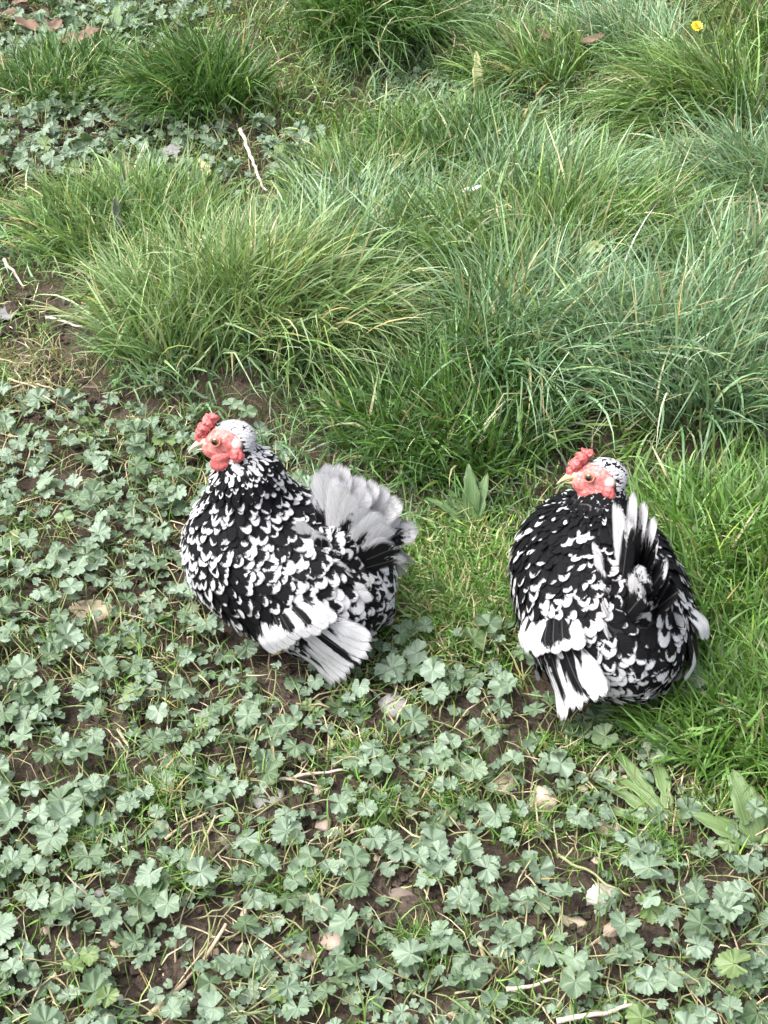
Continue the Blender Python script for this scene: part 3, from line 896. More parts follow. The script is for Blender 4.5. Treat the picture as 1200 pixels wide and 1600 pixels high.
stick([(395, 1243), (440, 1215), (490, 1208), (540, 1203)], .0028, 'stick', 'stick', 'bleached forked twig behind the lilac-grey stone', 'twig', .012, forks=[(.4, .05, -.015, .0)])
stick([(255, 1312), (290, 1285), (325, 1268, .02)], .0024, 'straw', 'dry_stalk', 'short bent straw stalk on the dark soil', 'stalk', .01)
stick([(312, 1322), (330, 1290, .02), (333, 1276, .025)], .0022, 'straw', 'dry_stalk', 'curled straw standing over the dark clod', 'stalk')
stick([(650, 1405), (655, 1450), (662, 1490), (668, 1530)], .0024, 'stick', 'root', 'thin pale root running past the taupe stone', 'root')
stick([(72, 503), (100, 512), (132, 524)], .0032, 'stick', 'stick', 'short bleached stick at the foot of the big tussock', 'stick', .012)
stick([(10, 412, .03), (22, 435, .02), (38, 460)], .0034, 'stick', 'stick', 'short pale stick by the worn lawn edge', 'stick')
stick([(745, 1475, .02), (760, 1500), (770, 1528)], .0028, 'straw', 'dry_stalk', 'short pale straw stalk bent over a dark stone', 'stalk')
stick([(875, 1332), (920, 1362), (985, 1402)], .0020, 'stem', 'runner', 'pale green runner stem crossing above the angular stone', 'runner', .02)
stick([(470, 1160), (510, 1178), (560, 1192)], .0030, 'bark', 'twig', 'dark twig under the round tan pebble', 'twig')
stick([(790, 1545), (830, 1538), (868, 1530)], .0028, 'stick', 'stick', 'pale broken stick lying near bare soil', 'stick', .02)
stick([(870, 1592), (930, 1585), (985, 1574)], .0034, 'stick', 'stick', 'pale stick lying below the broken one', 'stick', .02)
stick([(1020, 1540), (1060, 1532), (1090, 1537)], .0026, 'bark', 'twig', 'thin dark twig beyond the stones in mallow', 'twig', .02)
stick([(183, 1135, .02), (195, 1160, .015), (198, 1183)], .0024, 'straw', 'dry_stalk', 'straw leaning on the pale triangular stone', 'stalk')
stick([(222, 1480), (240, 1505), (258, 1525)], .0024, 'straw', 'dry_stalk', 'straw stalk beside the long thick dry stalk', 'stalk')
stick([(405, 1510), (440, 1490), (470, 1510)], .0022, 'bark', 'root', 'thin brown root looping over the soil', 'root', .012)
stick([(370, 1500), (372, 1480, .03), (380, 1468, .03)], .0024, 'straw', 'dry_stalk', 'bent straw curl next to mallow stems', 'stalk')
stick([(0, 610), (45, 600), (95, 615)], .0022, 'straw', 'dry_stalk', 'straw stalk on the worn heap of straw', 'stalk', .02)
stick([(15, 590), (55, 605), (85, 632)], .0020, 'straw', 'dry_stalk', 'straw stalk crossing the worn heap of straw', 'stalk', .024)
stick([(600, 1058), (640, 1075), (645, 1110)], .002, 'bark', 'twig', 'fine brown twig by the smooth round pebble', 'twig', .01)
stick([(420, 1010), (421, 1050), (424, 1085)], .0016, 'bark', 'twig', 'fine brown twig standing below the white wing', 'twig', .01)

# ------------------------------------------------------------------ broad leaves, dead leaves, flower, fallen feather
def blade_leaf(Ln, Wd, curl, fold, wave, seed, rows=14, cols=7, tipsharp=1.4):
    rs = np.random.default_rng(seed)
    t = np.linspace(0, 1, rows)
    wd = Wd * .5 * (np.sin(math.pi * np.clip(t, 0, 1) ** .8) ** (1 / tipsharp)) + .0008
    ang = np.cumsum(np.full(rows, curl / rows))
    cx = np.cumsum(np.cos(ang)) * Ln / rows; cz = np.cumsum(np.sin(ang)) * Ln / rows
    V = []
    for i in range(rows):
        s = np.linspace(-1, 1, cols)
        w_ = wd[i] * (1 + .12 * rs.standard_normal())
        z = cz[i] + np.abs(s) * w_ * fold + wave * Wd * np.sin(s * 3 + t[i] * 11 + seed) * np.abs(s)
        V.append(np.stack([np.full(cols, cx[i]), s * w_, z], 1))
    return np.concatenate(V), grid_faces(rows, cols)

def solid(o, th=.0006):
    md = o.modifiers.new('thickness', 'SOLIDIFY'); md.thickness = th
    return o
def fallen(px, py, Ln, Wd, rz, tilt, mat, label, h=.012, curl=.5, fold=.25, cat='leaf', name='fallen_leaf', seed=1):
    x, y = P2G(px, py, h)
    v, q = blade_leaf(Ln, Wd, curl, fold, .06, seed)
    v = v - v.mean(0)
    z = float(hgt(np.array([x]), np.array([y]))[0]) + h
    solid(obj(name, mesh(name, v, [q]), M[mat], loc=(x, y, z), rot=(tilt[0], tilt[1], rz), label=label, cat=cat))
fallen(125, 68, .12, .045, .1, (.2, .1), 'brownleaf', 'long curled brown leaf beside the low grass cushion', .05, .7, .3, seed=3)
fallen(20, 25, .075, .05, .8, (.1, .2), 'brownleaf', 'broad dull brown leaf among the far mallow', .02, seed=4)
fallen(62, 18, .07, .045, 2.3, (.2, -.1), 'brownleaf', 'cupped brown leaf leaning on its neighbours', .025, seed=5)
fallen(12, 62, .06, .04, -.5, (-.1, .2), 'brownleaf', 'small brown leaf in front of the broad one', .02, seed=6)
fallen(18, 98, .08, .03, 1.0, (.3, .1), 'brownleaf', 'narrow brown leaf at the end of the grass cushion', .02, seed=7)
fallen(45, 40, .085, .05, 2.9, (.1, .15), 'brownleaf', 'large crumpled brown leaf amid smaller brown leaves', .045, .8, .3, seed=31)
fallen(85, 42, .06, .04, 1.2, (.2, .1), 'brownleaf', 'brown leaf tip poking from the far mallow', .035, .6, .3, seed=32)
fallen(35, 5, .07, .045, -.9, (.1, .1), 'brownleaf', 'brown leaf lying behind the large crumpled one', .03, .6, .3, seed=33)
fallen(120, -8, .07, .05, .2, (.1, .1), 'brownleaf', 'pale brown leaf beyond the long curled one', .02, seed=8)
fallen(186, 362, .068, .024, 1.95, (.7, -.6), 'greyleaf', 'slim dark grey leaf stuck upright in the grass', .07, .4, .3, seed=9)
fallen(458, 232, .075, .028, .1, (.1, .0), 'greyleaf', 'grey dead leaf lying flat on the far patch', .02, .3, .2, seed=10)
fallen(475, 214, .06, .026, 1.7, (.3, -.3), 'greyleaf', 'grey dead leaf tilted up behind the flat one', .03, .3, .2, seed=12)
fallen(270, 236, .055, .03, -.1, (.2, .1), 'greyleaf', 'purplish grey leaf above the large fading leaf', .03, .4, .2, seed=13)
fallen(308, 272, .10, .045, -.65, (.45, .1), 'yellowleaf', 'large fading yellow-green leaf on the far mallow', .03, .4, .2, seed=14)
fallen(203, 278, .05, .025, 1.5, (.5, .2), 'yellowleaf', 'yellowing leaf standing beside the far grass edge', .03, .4, .2, seed=15)
fallen(850, 82, .06, .035, 1.3, (.5, .3), 'brownleaf', 'brown leaf scrap caught in the far matted grass', .07, .5, .2, seed=16)
fallen(925, 78, .07, .022, .4, (.3, .1), 'brownleaf', 'thin brown leaf scrap near the yellow flower', .07, .5, .2, seed=17)
fallen(922, 437, .04, .024, .2, (.3, .1), 'yellowleaf', 'pale leaf scrap resting on flattened grass', .10, .4, .2, seed=18)
fallen(10, 497, .05, .035, .2, (.1, .1), 'greyleaf', 'dark leaf on the worn soil beside the lawn', .012, .4, .2, seed=19)
fallen(735, 334, .045, .012, .1, (.1, .05), 'whitefeather', 'small white feather lying on the grass', .10, .5, .2, 'feather', 'fallen_feather', 20)
fallen(322, 392, .03, .012, .3, (.1, .05), 'whitefeather', 'small white down feather behind the big pale tussock', .08, .5, .2, 'feather', 'fallen_feather', 21)

def leafy(name, px, py, specs, mat, label, cat):
    x, y = P2G(px, py); z = float(hgt(np.array([x]), np.array([y]))[0])
    e = obj(name, None, loc=(x, y, z), label=label, cat=cat); e.empty_display_size = .02
    for i, (Ln, Wd, az, el, curl) in enumerate(specs):
        v, q = blade_leaf(Ln, Wd, curl, .22, .05, 40 + i + int(px))
        solid(obj('leaf', mesh('leaf', v, [q]), M[mat], parent=e, rot=(0, -el, math.radians(az))))
leafy('plantain', 1050, 1300, [(.14, .017, 118, .50, -.7), (.12, .015, 138, .36, -.6), (.11, .015, 160, .3, -.5), (.14, .014, 95, .65, -1.1), (.09, .016, 60, .4, -.7), (.10, .013, 200, .4, -.8), (.12, .012, 128, .8, -1.5)], 'greenleaf', 'strap-leaved plantain at the edge of the short grass', 'plantain')
leafy('dock_seedling', 738, 845, [(.105, .024, 96, 1.15, -.45), (.095, .018, 70, 1.1, -.6), (.085, .016, 120, .9, -.9), (.07, .016, 200, .5, -.5), (.09, .014, 150, .9, -.9)], 'grassleaf', 'dock with broad upright leaves between the two hens', 'dock')
leafy('dock_seedling', 180, 60, [(.08, .03, 80, 1.1, -.5), (.07, .028, 140, .9, -.6), (.08, .028, 20, .8, -.7), (.07, .025, 250, .8, -.6)], 'grassleaf', 'broad-leaved dock behind the long curled brown leaf', 'dock')
leafy('dock_seedling', 748, 170, [(.12, .022, 95, 1.2, -.5), (.08, .02, 160, .6, -.5), (.07, .018, 30, .7, -.5)], 'yellowleaf', 'pale upright seedling leaf in the far grass', 'seedling')
leafy('dock_seedling', 1185, 1330, [(.10, .036, 110, .9, -.5), (.09, .03, 160, .6, -.5), (.09, .03, 60, .7, -.5)], 'greenleaf', 'dock with pale leaves beside the plantain', 'dock')

fxp, fyp = P2G(1088, 47, .13)
fz = float(hgt(np.array([fxp]), np.array([fyp]))[0])
fl = obj('dandelion', None, loc=(fxp, fyp, fz), label='single yellow dandelion flower standing in the far grass', cat='flower')
obj('stem', (lambda a: mesh('stem', a[0], [a[1], a[2]]))(tube(np.array([[0, .02, -.01], [0, .012, .05], [0, .003, .10], [0, 0, .127]]), .0015, 6)), M['stem'], parent=fl)
mb = MB()
for ring, (cnt, rr, el) in enumerate(((13, .0145, .22), (9, .0105, .6), (6, .006, 1.0))):
    for i in range(cnt):
        a = i * 2 * math.pi / cnt + ring * .2
        v, q = blade_leaf(rr, .0052, .15, .2, 0, i, 6, 3)
        mb.add((v @ rotm('y', -el).T) @ rotm('z', a).T, q)
obj('flower_head', mb.mesh('flower_head'), M['petal'], parent=fl, loc=(0, 0, .127), rot=(.55, 0, 0))

# ------------------------------------------------------------------ hens
def surf_nets(f, lo, hi, h, iters=4):
    ax = [np.arange(lo[i], hi[i] + h, h) for i in range(3)]
    n = [len(a) for a in ax]
    G = np.stack(np.meshgrid(*ax, indexing='ij'), -1).reshape(-1, 3)
    S = (np.concatenate([f(G[i:i + 200000]) for i in range(0, len(G), 200000)]) < 0).reshape(n)
    c = np.zeros([k - 1 for k in n], int)
    for a in (0, 1):
        for b in (0, 1):
            for d in (0, 1):
                c += S[a:n[0] - 1 + a, b:n[1] - 1 + b, d:n[2] - 1 + d]
    act = (c > 0) & (c < 8)
    ids = -np.ones(act.shape, np.int64)
    I = np.argwhere(act)
    ids[act] = np.arange(len(I))
    V = np.array(lo) + (I + .5) * h
    V = project(f, V, 0, iters)
    F = []
    for axn in range(3):
        sl0 = [slice(None)] * 3; sl1 = [slice(None)] * 3
        sl0[axn] = slice(0, n[axn] - 1); sl1[axn] = slice(1, n[axn])
        A, B = S[tuple(sl0)], S[tuple(sl1)]
        E = np.argwhere(A != B)
        inside = A[tuple(E.T)]
        u, w_ = [(1, 2), (2, 0), (0, 1)][axn]
        ok = (E[:, u] > 0) & (E[:, w_] > 0) & (E[:, u] < n[u] - 1) & (E[:, w_] < n[w_] - 1)
        E, inside = E[ok], inside[ok]
        def cell(du, dw):
            K = E.copy(); K[:, u] -= du; K[:, w_] -= dw
            return ids[tuple(K.T)]
        Q = np.stack([cell(1, 1), cell(0, 1), cell(0, 0), cell(1, 0)], 1)
        Q[~inside] = Q[~inside][:, ::-1]
        F.append(Q)
    return V, np.concatenate(F)

def grad(f, P, e=5e-4):
    g_ = np.stack([f(P + d) - f(P - d) for d in np.eye(3) * e], 1)
    return g_ / (np.linalg.norm(g_, axis=1)[:, None] + 1e-12)
def project(f, P, off=0, iters=3):
    for _ in range(iters):
        P = P - grad(f, P) * (f(P) - off)[:, None]
    return P
def ell(P, c, r, R=None):
    p = P - np.array(c)
    if R is not None: p = p @ R
    r = np.array(r)
    k0 = np.linalg.norm(p / r, axis=1); k1 = np.linalg.norm(p / r ** 2, axis=1) + 1e-9
    return k0 * (k0 - 1) / k1
def cone(P, a, b, ra, rb):
    a, b = np.array(a), np.array(b); ab = b - a
    h = np.clip((P - a) @ ab / (ab @ ab), 0, 1)
    return np.linalg.norm(P - a - h[:, None] * ab, axis=1) - (ra + (rb - ra) * h)
def smin(a, b, k):
    h = np.clip(.5 + .5 * (b - a) / k, 0, 1)
    return b * (1 - h) + a * h - k * h * (1 - h)

ROWS = np.array([0, .18, .36, .54, .72, .86, .95, 1.0])
WID = np.array([.35, .74, .95, 1.0, .93, .72, .44, .14])
def feather_mesh(mb, C, T, Nn, W, thr, notch, wob, rnd, wid=WID, rows=ROWS, dish=.10):
    """C (n,k,3) centre line, T/Nn (n,k,3) direction and normal, W (n)"""
    n, k = C.shape[:2]
    side = np.cross(Nn, T); side /= np.linalg.norm(side, axis=2)[..., None] + 1e-9
    hw = (W[:, None] * .5 * wid[None])[..., None]
    Lf = C + side * hw - Nn * hw * dish * 2; Rt = C - side * hw - Nn * hw * dish * 2
    V = np.stack([Lf, C, Rt], 2)
    o = (np.arange(n) * k * 3)[:, None]
    q = []
    for i in range(k - 1):
        for j in range(2):
            a = i * 3 + j
            q.append(o + np.array([a, a + 3, a + 4, a + 1]))
    U = np.broadcast_to(np.array([-1, 0, 1.0])[None, None], (n, k, 3))
    Vv = np.broadcast_to(rows[None, :, None], (n, k, 3))
    Rn = np.broadcast_to(rnd[:, None, None], (n, k, 3))
    fuv = np.stack([U, Vv, Rn], -1).reshape(-1, 3)
    fp = np.stack([np.broadcast_to(x[:, None, None], (n, k, 3)) for x in (thr, notch, wob)], -1).reshape(-1, 3)
    mb.add(V.reshape(-1, 3), np.concatenate(q), fuv=fuv, fpar=fp)

def single_feather(root, d, nrm, Ln, Wd, bend, thr, rng, wob=.25, sbend=0.0, notch=0.0, k=11, wid=None, push=None):
    t = np.linspace(0, 1, k)
    d = d / np.linalg.norm(d); nrm = nrm - d * (nrm @ d); nrm /= np.linalg.norm(nrm)
    s = np.cross(nrm, d)
    C = root + np.outer(t * Ln, d) + np.outer(bend * Ln * t ** 2, nrm) + np.outer(sbend * Ln * t ** 2, s)
    if push is not None:
        f, off, hug = push
        off = off * (.15 + .85 * np.clip(t * 1.6, 0, 1))
        for _ in range(3):
            dd = f(C); g_ = grad(f, C); C = C + g_ * np.where(dd < off, off - dd, (off - dd) * .8 * np.clip(hug - t, 0, 1))[:, None]
    T = np.gradient(C, axis=0); T /= np.linalg.norm(T, axis=1)[:, None]
    Nn = nrm - T * (T @ nrm)[:, None]; Nn /= np.linalg.norm(Nn, axis=1)[:, None]
    if wid is None:
        wid = np.interp(t, [0, .12, .3, .6, .82, .93, 1], [.30, .62, .86, 1.0, .93, .66, .16])
    mb = MB()
    feather_mesh(mb, C[None], T[None], Nn[None], np.array([Wd]), np.array([thr]), np.array([notch]), np.array([wob]), np.array([rng.random()]), wid, t, .09)
    return mb

def blob(name, f, lo, hi, h, mat, parent):
    v, q = surf_nets(f, lo, hi, h)
    return obj(name, mesh(name, v, [q]), mat, parent=parent)

SCL = .92
def build_hen(label, loc, heading, seed, head, hyaw, hpitch, neck_base, dark, tail_len, fan, tail_spread, beakmat, white_head, tail_white, neck_r, wing_white, tail_n=12, wing_at=(-.034, .012), hroll=.42, far_droop=0.0, wing_len=.97):
    rng = np.random.default_rng(seed)
    root = obj('hen', None, loc=loc, rot=(0, 0, heading), label=label, cat='hen', group='speckled hens')
    root.scale = (SCL,) * 3
    H = np.array(head)
    Rh = rotm('z', hyaw) @ rotm('y', hpitch) @ rotm('x', hroll)
    NB = np.array(neck_base)
    mid = NB * .48 + H * .52 + np.array([-.010, 0, .004])
    HS = 1.13
    toh = lambda P: (P - H) @ Rh / HS
    toL = lambda p: H + HS * np.asarray(p, float) @ Rh.T
    tb0, tb1 = np.array([-.065, 0, .175]), np.array([-.100, 0, .225])
    def f_body(P):
        d = ell(P, (-.005, 0, .138), (.128, .104, .098))
        d = smin(d, ell(P, (.070, 0, .150), (.078, .086, .088)), .05)
        d = smin(d, ell(P, (-.080, 0, .115), (.075, .086, .075)), .04)
        d = smin(d, cone(P, tb0, tb1, .050, .018), .05)
        for sgn in (-1, 1):
            d = smin(d, ell(P, (-.012, sgn * .082, .128), (.092, .030, .062), rotm('y', -.45)), .025)
        return d
    def f(P):
        d = f_body(P)
        d = smin(d, cone(P, NB, mid, .066, neck_r), .045)
        d = smin(d, cone(P, mid, H + Rh @ np.array([-.016, 0, -.012]), neck_r, .0165), .016)
        p = toh(P)
        d = smin(d, HS * ell(p, (-.004, 0, -.001), (.029, .0195, .0215)), .012)
        d = smin(d, HS * ell(p, (.015, 0, -.006), (.019, .0140, .0165)), .008)
        return d
    V, Q = surf_nets(f, (-.20, -.15, .0), (.22, .15, .40), .0034)
    ph = toh(V)
    def skin_mask(p):
        a = ((p[:, 0] - .012) / .031) ** 2 + ((p[:, 2] + .006) / .0235) ** 2
        m = sstep(1.12, .88, a)
        b = sstep(.010, .016, p[:, 0]) * sstep(-.004, .004, p[:, 2])     # forehead under the comb
        near = np.minimum(ell(p, (-.004, 0, -.001), (.029, .0195, .0215)), ell(p, (.015, 0, -.006), (.019, .0140, .0165)))
        return np.maximum(m, b) * sstep(.0065, .004, near)
    body = obj('body', mesh('body', V, [Q], {'skin': skin_mask(ph), 'crown': sstep(.046, .040, np.linalg.norm(ph, axis=1)) * white_head * sstep(-.012, .0, ph[:, 2])}), M['hen'], parent=root)

    # --- small feathers all over, in the lie they have on a hen
    Nv = grad(f, V)
    def flow(P, n):
        p = toh(P)
        d = np.tile(np.array([-1.0, 0, -.28]), (len(P), 1))
        wf = sstep(.03, .13, P[:, 0])[:, None]
        d = d * (1 - wf) + wf * np.array([-.25, 0, -1.0])
        wb = sstep(.10, .04, P[:, 2])[:, None]
        d = d * (1 - .6 * wb) + .6 * wb * np.array([-.9, 0, -.5])
        tw = (sstep(.075, .03, cone(P, tb0, tb1, 0, 0)) * sstep(-.02, -.07, P[:, 0]) * sstep(.15, .19, P[:, 2]))[:, None]
        d = d * (1 - tw) + tw * np.array([-.75, 0, .65])
        nd = cone(P, NB, H, 0, 0)
        axis = (NB - H) / np.linalg.norm(NB - H)
        wn_ = (sstep(-.02, .03, (P - NB) @ -axis) * sstep(.12, .07, nd))[:, None]
        d = d * (1 - wn_) + wn_ * (axis + .35 * n)
        wh = sstep(.05, .035, np.linalg.norm(p, axis=1))[:, None]
        d = d * (1 - wh) + wh * (Rh @ np.array([-1, 0, -.35]))
        d = d - n * np.sum(d * n, 1)[:, None]
        return d / (np.linalg.norm(d, axis=1)[:, None] + 1e-9)
    hd = np.linalg.norm(ph, axis=1)
    axis = (H - NB) / np.linalg.norm(H - NB)
    up_neck = np.clip((V - NB) @ axis / np.linalg.norm(H - NB), 0, 1) * (cone(V, NB, H, 0, 0) < .075)
    Lr = .0315 - .0150 * up_neck
    Lr = np.where(hd < .060, np.minimum(Lr, .0078 + .30 * np.maximum(hd - .034, 0)), Lr)
    ok = (Nv[:, 2] > -.72) & (skin_mask(ph) < .5) & (V[:, 2] > .03)
    cand = rng.permutation(np.nonzero(ok)[0])
    cells, sel = {}, []
    for i in cand:
        r = Lr[i] * .31
        p = V[i]; key = tuple((p / .012).astype(int))
        bad = False
        for a in (-1, 0, 1):
            for b in (-1, 0, 1):
                for c_ in (-1, 0, 1):
                    for j in cells.get((key[0] + a, key[1] + b, key[2] + c_), ()):
                        if (V[j, 0] - p[0]) ** 2 + (V[j, 1] - p[1]) ** 2 + (V[j, 2] - p[2]) ** 2 < r * r:
                            bad = True; break
                    if bad: break
                if bad: break
            if bad: break
        if not bad:
            cells.setdefault(key, []).append(i); sel.append(i)
    sel = np.array(sel)
    P0, Ls, un, hds = V[sel], Lr[sel] * rng.uniform(.82, 1.22, len(sel)), up_neck[sel], hd[sel]
    n = len(sel)
    C = [P0]; T = []; Nn = []
    low = sstep(.10, .055, P0[:, 2])
    off_tip = np.where(hds < .044, .0010, .0058) * rng.uniform(.6, 1.4, n) * (1 + low * rng.uniform(0, 2.2, n))
    Ls = Ls * (1 + .3 * low * rng.random(n))
    jit = rng.normal(0, .26, n)
    cur = P0.copy()
    for k_ in range(len(ROWS)):
        if k_:
            st = ((ROWS[k_] - ROWS[k_ - 1]) * Ls)[:, None]
            cur = cur + T[-1] * st
        off = .0012 + off_tip * ROWS[k_] ** 1.1
        for _ in range(2):
            g_ = grad(f, cur); cur = cur - g_ * (f(cur) - off)[:, None]
        g_ = grad(f, cur)
        d = flow(cur, g_)
        s_ = np.cross(g_, d)
        d = d + s_ * jit[:, None]; d /= np.linalg.norm(d, axis=1)[:, None]
        T.append(d); Nn.append(g_)
        if k_: C.append(cur.copy())
    C, T, Nn = np.stack(C, 1), np.stack(T, 1), np.stack(Nn, 1)
    W = Ls * np.where(hds < .05, .55, .70 - .24 * un) * rng.uniform(.82, 1.18, n)
    tipP = C[:, -1]
    patch = noise3(tipP * 26 + seed, 61) * .6 + noise3(tipP * 60 + seed, 62) * .4
    thr = .56 + .34 * rng.random(n) - .18 * (patch - .5) * 2
    allblack = rng.random(n) < dark(tipP, toh(tipP), patch)
    thr = np.where(allblack, 1.4, thr)
    hh = toh(tipP)
    crown = (hds < .05)
    back = sstep(-.018, -.004, hh[:, 2] - .35 * hh[:, 0])
    wprob = white_head * (back if white_head < .9 else np.maximum(back, .55))
    thr = np.where(crown, np.where(rng.random(n) < wprob, rng.uniform(-.5, .28, n) if white_head > .9 else rng.uniform(-.3, .25, n), rng.uniform(.7, 1.4, n)), thr)
    mb = MB()
    feather_mesh(mb, C, T, Nn, W, thr, np.where(rng.random(n) < .55, rng.uniform(.15, .42, n), rng.uniform(-.20, .10, n)), rng.uniform(.2, .6, n), rng.random(n), dish=.05)
    obj('plumage', mb.mesh('plumage'), M['feather'], parent=root, kind='stuff')

    # --- wings: long feathers hanging back and down each flank
    for sgn in (1, -1):
        wing = None
        specs = []
        for i in range(9):                      # primaries and secondaries, lowest first
            u_ = i / 8
            specs.append((np.array([.002 - .058 * u_ + wing_at[0], .0, .104 + .052 * u_ + wing_at[1]]), math.radians(-52 + 30 * u_), .150 - .045 * u_, .026 + .004 * u_, .007 + .013 * u_, wing_white(rng)))
        for i in range(9):                      # greater coverts over their roots
            u_ = i / 8
            specs.append((np.array([.032 - .070 * u_ + wing_at[0], 0, .120 + .056 * u_ + wing_at[1]]), math.radians(-58 + 30 * u_), .050 + .010 * rng.random(), .026, .018 + .004 * u_, rng.uniform(-.1, .35) if rng.random() < .68 else rng.uniform(.55, .85)))
        for j, (r0, ang, Ln, Wd, off, th) in enumerate(specs):
            if sgn < 0 and far_droop:
                ang = ang - far_droop; r0 = r0 + np.array([-.022, 0, -.020])
            p0 = np.array([[r0[0], sgn * .2, r0[2]]])
            # walk in to the flank
            for _ in range(30):
                d_ = f_body(p0)[0]
                if d_ < off: break
                p0[0, 1] -= sgn * max(d_ - off, 0) * .8 + sgn * 1e-5
            p0 = p0[0]
            dr = np.array([math.cos(ang) * -1, 0, math.sin(ang)])
            g0 = grad(f_body, p0[None])[0]
            dr = dr - .8 * g0 * (dr @ g0)
            m_ = single_feather(p0, dr, g0, wing_len * Ln * rng.uniform(.92, 1.08), Wd * rng.uniform(.9, 1.1), -.04, th, rng, rng.uniform(.10, .35), 0, rng.uniform(-.6, .1) if j < 9 else rng.uniform(-.2, .3), push=(f_body, off, 2.0 if far_droop and sgn < 0 else 1.15))
            if wing is None:
                wing = obj('wing', m_.mesh('wing'), M['quill'], parent=root)
            else:
                obj('flight_feather' if j < 9 else 'covert_feather', m_.mesh('wing_feather'), M['quill'], parent=wing)

    # --- tail: a tent of broad feathers
    tail = None
    base = np.array([-.066, 0, .190])
    for sgn in (1, -1):
        for i in range(tail_n):
            u_ = i / (tail_n - 1)
            el = fan[0] + (fan[1] - fan[0]) * u_ + rng.normal(0, .05)   # elevation of the feather in the hen's midplane
            out = tail_spread * (.25 + .75 * u_)
            d = np.array([-math.cos(el), sgn * out, math.sin(el)])
            nrm = np.array([-.12 * math.sin(el), sgn, -.25])
            r0 = base + np.array([-.004 - .022 * u_, sgn * (.004 + .016 * u_ + .0006 * (tail_n - i)), -.034 * u_ + .004])
            Ln = tail_len * (1 - .14 * abs(u_ - .3)) * rng.uniform(.90, 1.10)
            th = tail_white(u_, rng)
            m_ = single_feather(r0, d, nrm + rng.normal(0, .10, 3), Ln, .038 * rng.uniform(.88, 1.12), rng.normal(0, .03), th, rng, rng.uniform(.25, .7), -.06 * sgn + rng.normal(0, .03), rng.uniform(-.3, .2), wid=np.interp(np.linspace(0, 1, 11), [0, .12, .3, .6, .84, .95, 1], [.30, .60, .84, 1.0, .97, .78, .40]))
            if tail is None:
                tail = obj('tail', m_.mesh('tail'), M['quill'], parent=root)
            else:
                obj('tail_feather', m_.mesh('tail_feather'), M['quill'], parent=tail)
        for i in range(14):                                  # coverts curving over the tail roots
            u_ = i / 13
            el = fan[0] + (fan[1] - fan[0]) * u_ * 1.15 + rng.normal(0, .1)
            d = np.array([-math.cos(el), sgn * (tail_spread + .22), math.sin(el)])
            nrm = np.array([-.1, sgn, 0.1])
            r0 = base + np.array([.010 - .025 * u_, sgn * (.020 + .022 * u_), -.010 - .045 * u_])
            m_ = single_feather(r0, d, nrm, tail_len * rng.uniform(.45, .66), .030, -.10, rng.uniform(.50, .92), rng, rng.uniform(.15, .4), 0, rng.uniform(-.1, .2))
            obj('tail_covert', m_.mesh('tail_covert'), M['quill'], parent=tail)

    # --- head furniture
    hp = lambda fn: (lambda P: fn(toh(P)))
    lumps = [(.032, 0, .007, .0066), (.029, .001, .0135, .0070), (.025, .004, .018, .0068), (.024, -.004, .019, .0066), (.018, .002, .0235, .0068), (.012, -.002, .026, .0058), (.007, .001, .029, .0042), (.016, 0, .031, .0042), (.020, -.001, .0275, .0045)]
    def f_comb(p):
        d = None
        for x, y, z, r in lumps:
            e = np.linalg.norm(p - np.array([x, y, z]), axis=1) - r
            d = e if d is None else smin(d, e, .003)
        return d + .0044 * (noise3(p * 340 + seed, 71) - .5)
    def local_blob(name, fn, lo, hi, h, mat):
        v, q = surf_nets(fn, lo, hi, h)
        return obj(name, mesh(name, H + HS * v @ Rh.T, [q]), mat, parent=root)
    local_blob('comb', f_comb, (-.01, -.02, -.005), (.05, .02, .052), .0016, M['comb'])
    for sgn in (1, -1):
        fw_ = lambda p: smin(ell(p, (.014, sgn * .0105, -.0255), (.0125, .0042, .0095)), ell(p, (.009, sgn * .012, -.018), (.013, .005, .006)), .004) + .0012 * (noise3(p * 330, 72) - .5)
        local_blob('wattle', fw_, (-.005, -.022, -.045), (.04, .022, -.005), .0016, M['comb'])
        fl_ = lambda p: ell(p, (-.0135, sgn * .0187, -.0050), (.0064, .0026, .0066)) + .0008 * (noise3(p * 400, 73) - .5)
        local_blob('earlobe', fl_, (-.028, -.03, -.022), (.002, .03, .01), .0014, M['lobe'])
        fr_ = lambda p: ell(p, (-.0105, sgn * .0190, -.0185), (.0085, .0055, .0100)) + .003 * (noise3(p * 300, 74) - .5)
        local_blob('cheek_lobe', fr_, (-.03, -.032, -.04), (.008, .032, .0), .0015, M['comb'])
        # eye: ball with iris and pupil, lids round it
        ec = np.array([.0105, sgn * .0192, .0035]); en = np.array([.22, sgn, .10]); en = en / np.linalg.norm(en)
        a = np.cross(en, [0, 0, 1.0]); a /= np.linalg.norm(a); b = np.cross(a, en)
        rr = np.linspace(0, 1.35, 9); an = np.arange(20) * math.pi / 10
        vv, er = [], []
        for r_ in rr:
            for t_ in an:
                vv.append(ec + .0060 * (math.cos(r_) * en * .8 + math.sin(r_) * (math.cos(t_) * a + math.sin(t_) * b))); er.append(math.sin(r_))
        eye = obj('eye', mesh('eye', H + HS * np.array(vv) @ Rh.T, [grid_faces(9, 20, True)], {'er': np.array(er)}), M['eye'], parent=root)
        tv = []
        for t_ in np.arange(24) * math.pi / 12:
            rad = math.cos(t_) * a + .86 * math.sin(t_) * b
            for s_ in np.arange(8) * math.pi / 4:
                tv.append(ec + en * .0018 + rad * (.0064 + .0010 * math.cos(s_)) + en * .0010 * math.sin(s_))
        tq = np.array([(i * 8 + j, i * 8 + (j + 1) % 8, ((i + 1) % 24) * 8 + (j + 1) % 8, ((i + 1) % 24) * 8 + j) for i in range(24) for j in range(8)])
        obj('eyelid', mesh('eyelid', H + HS * np.array(tv) @ Rh.T, [tq]), M['eyering'], parent=eye)
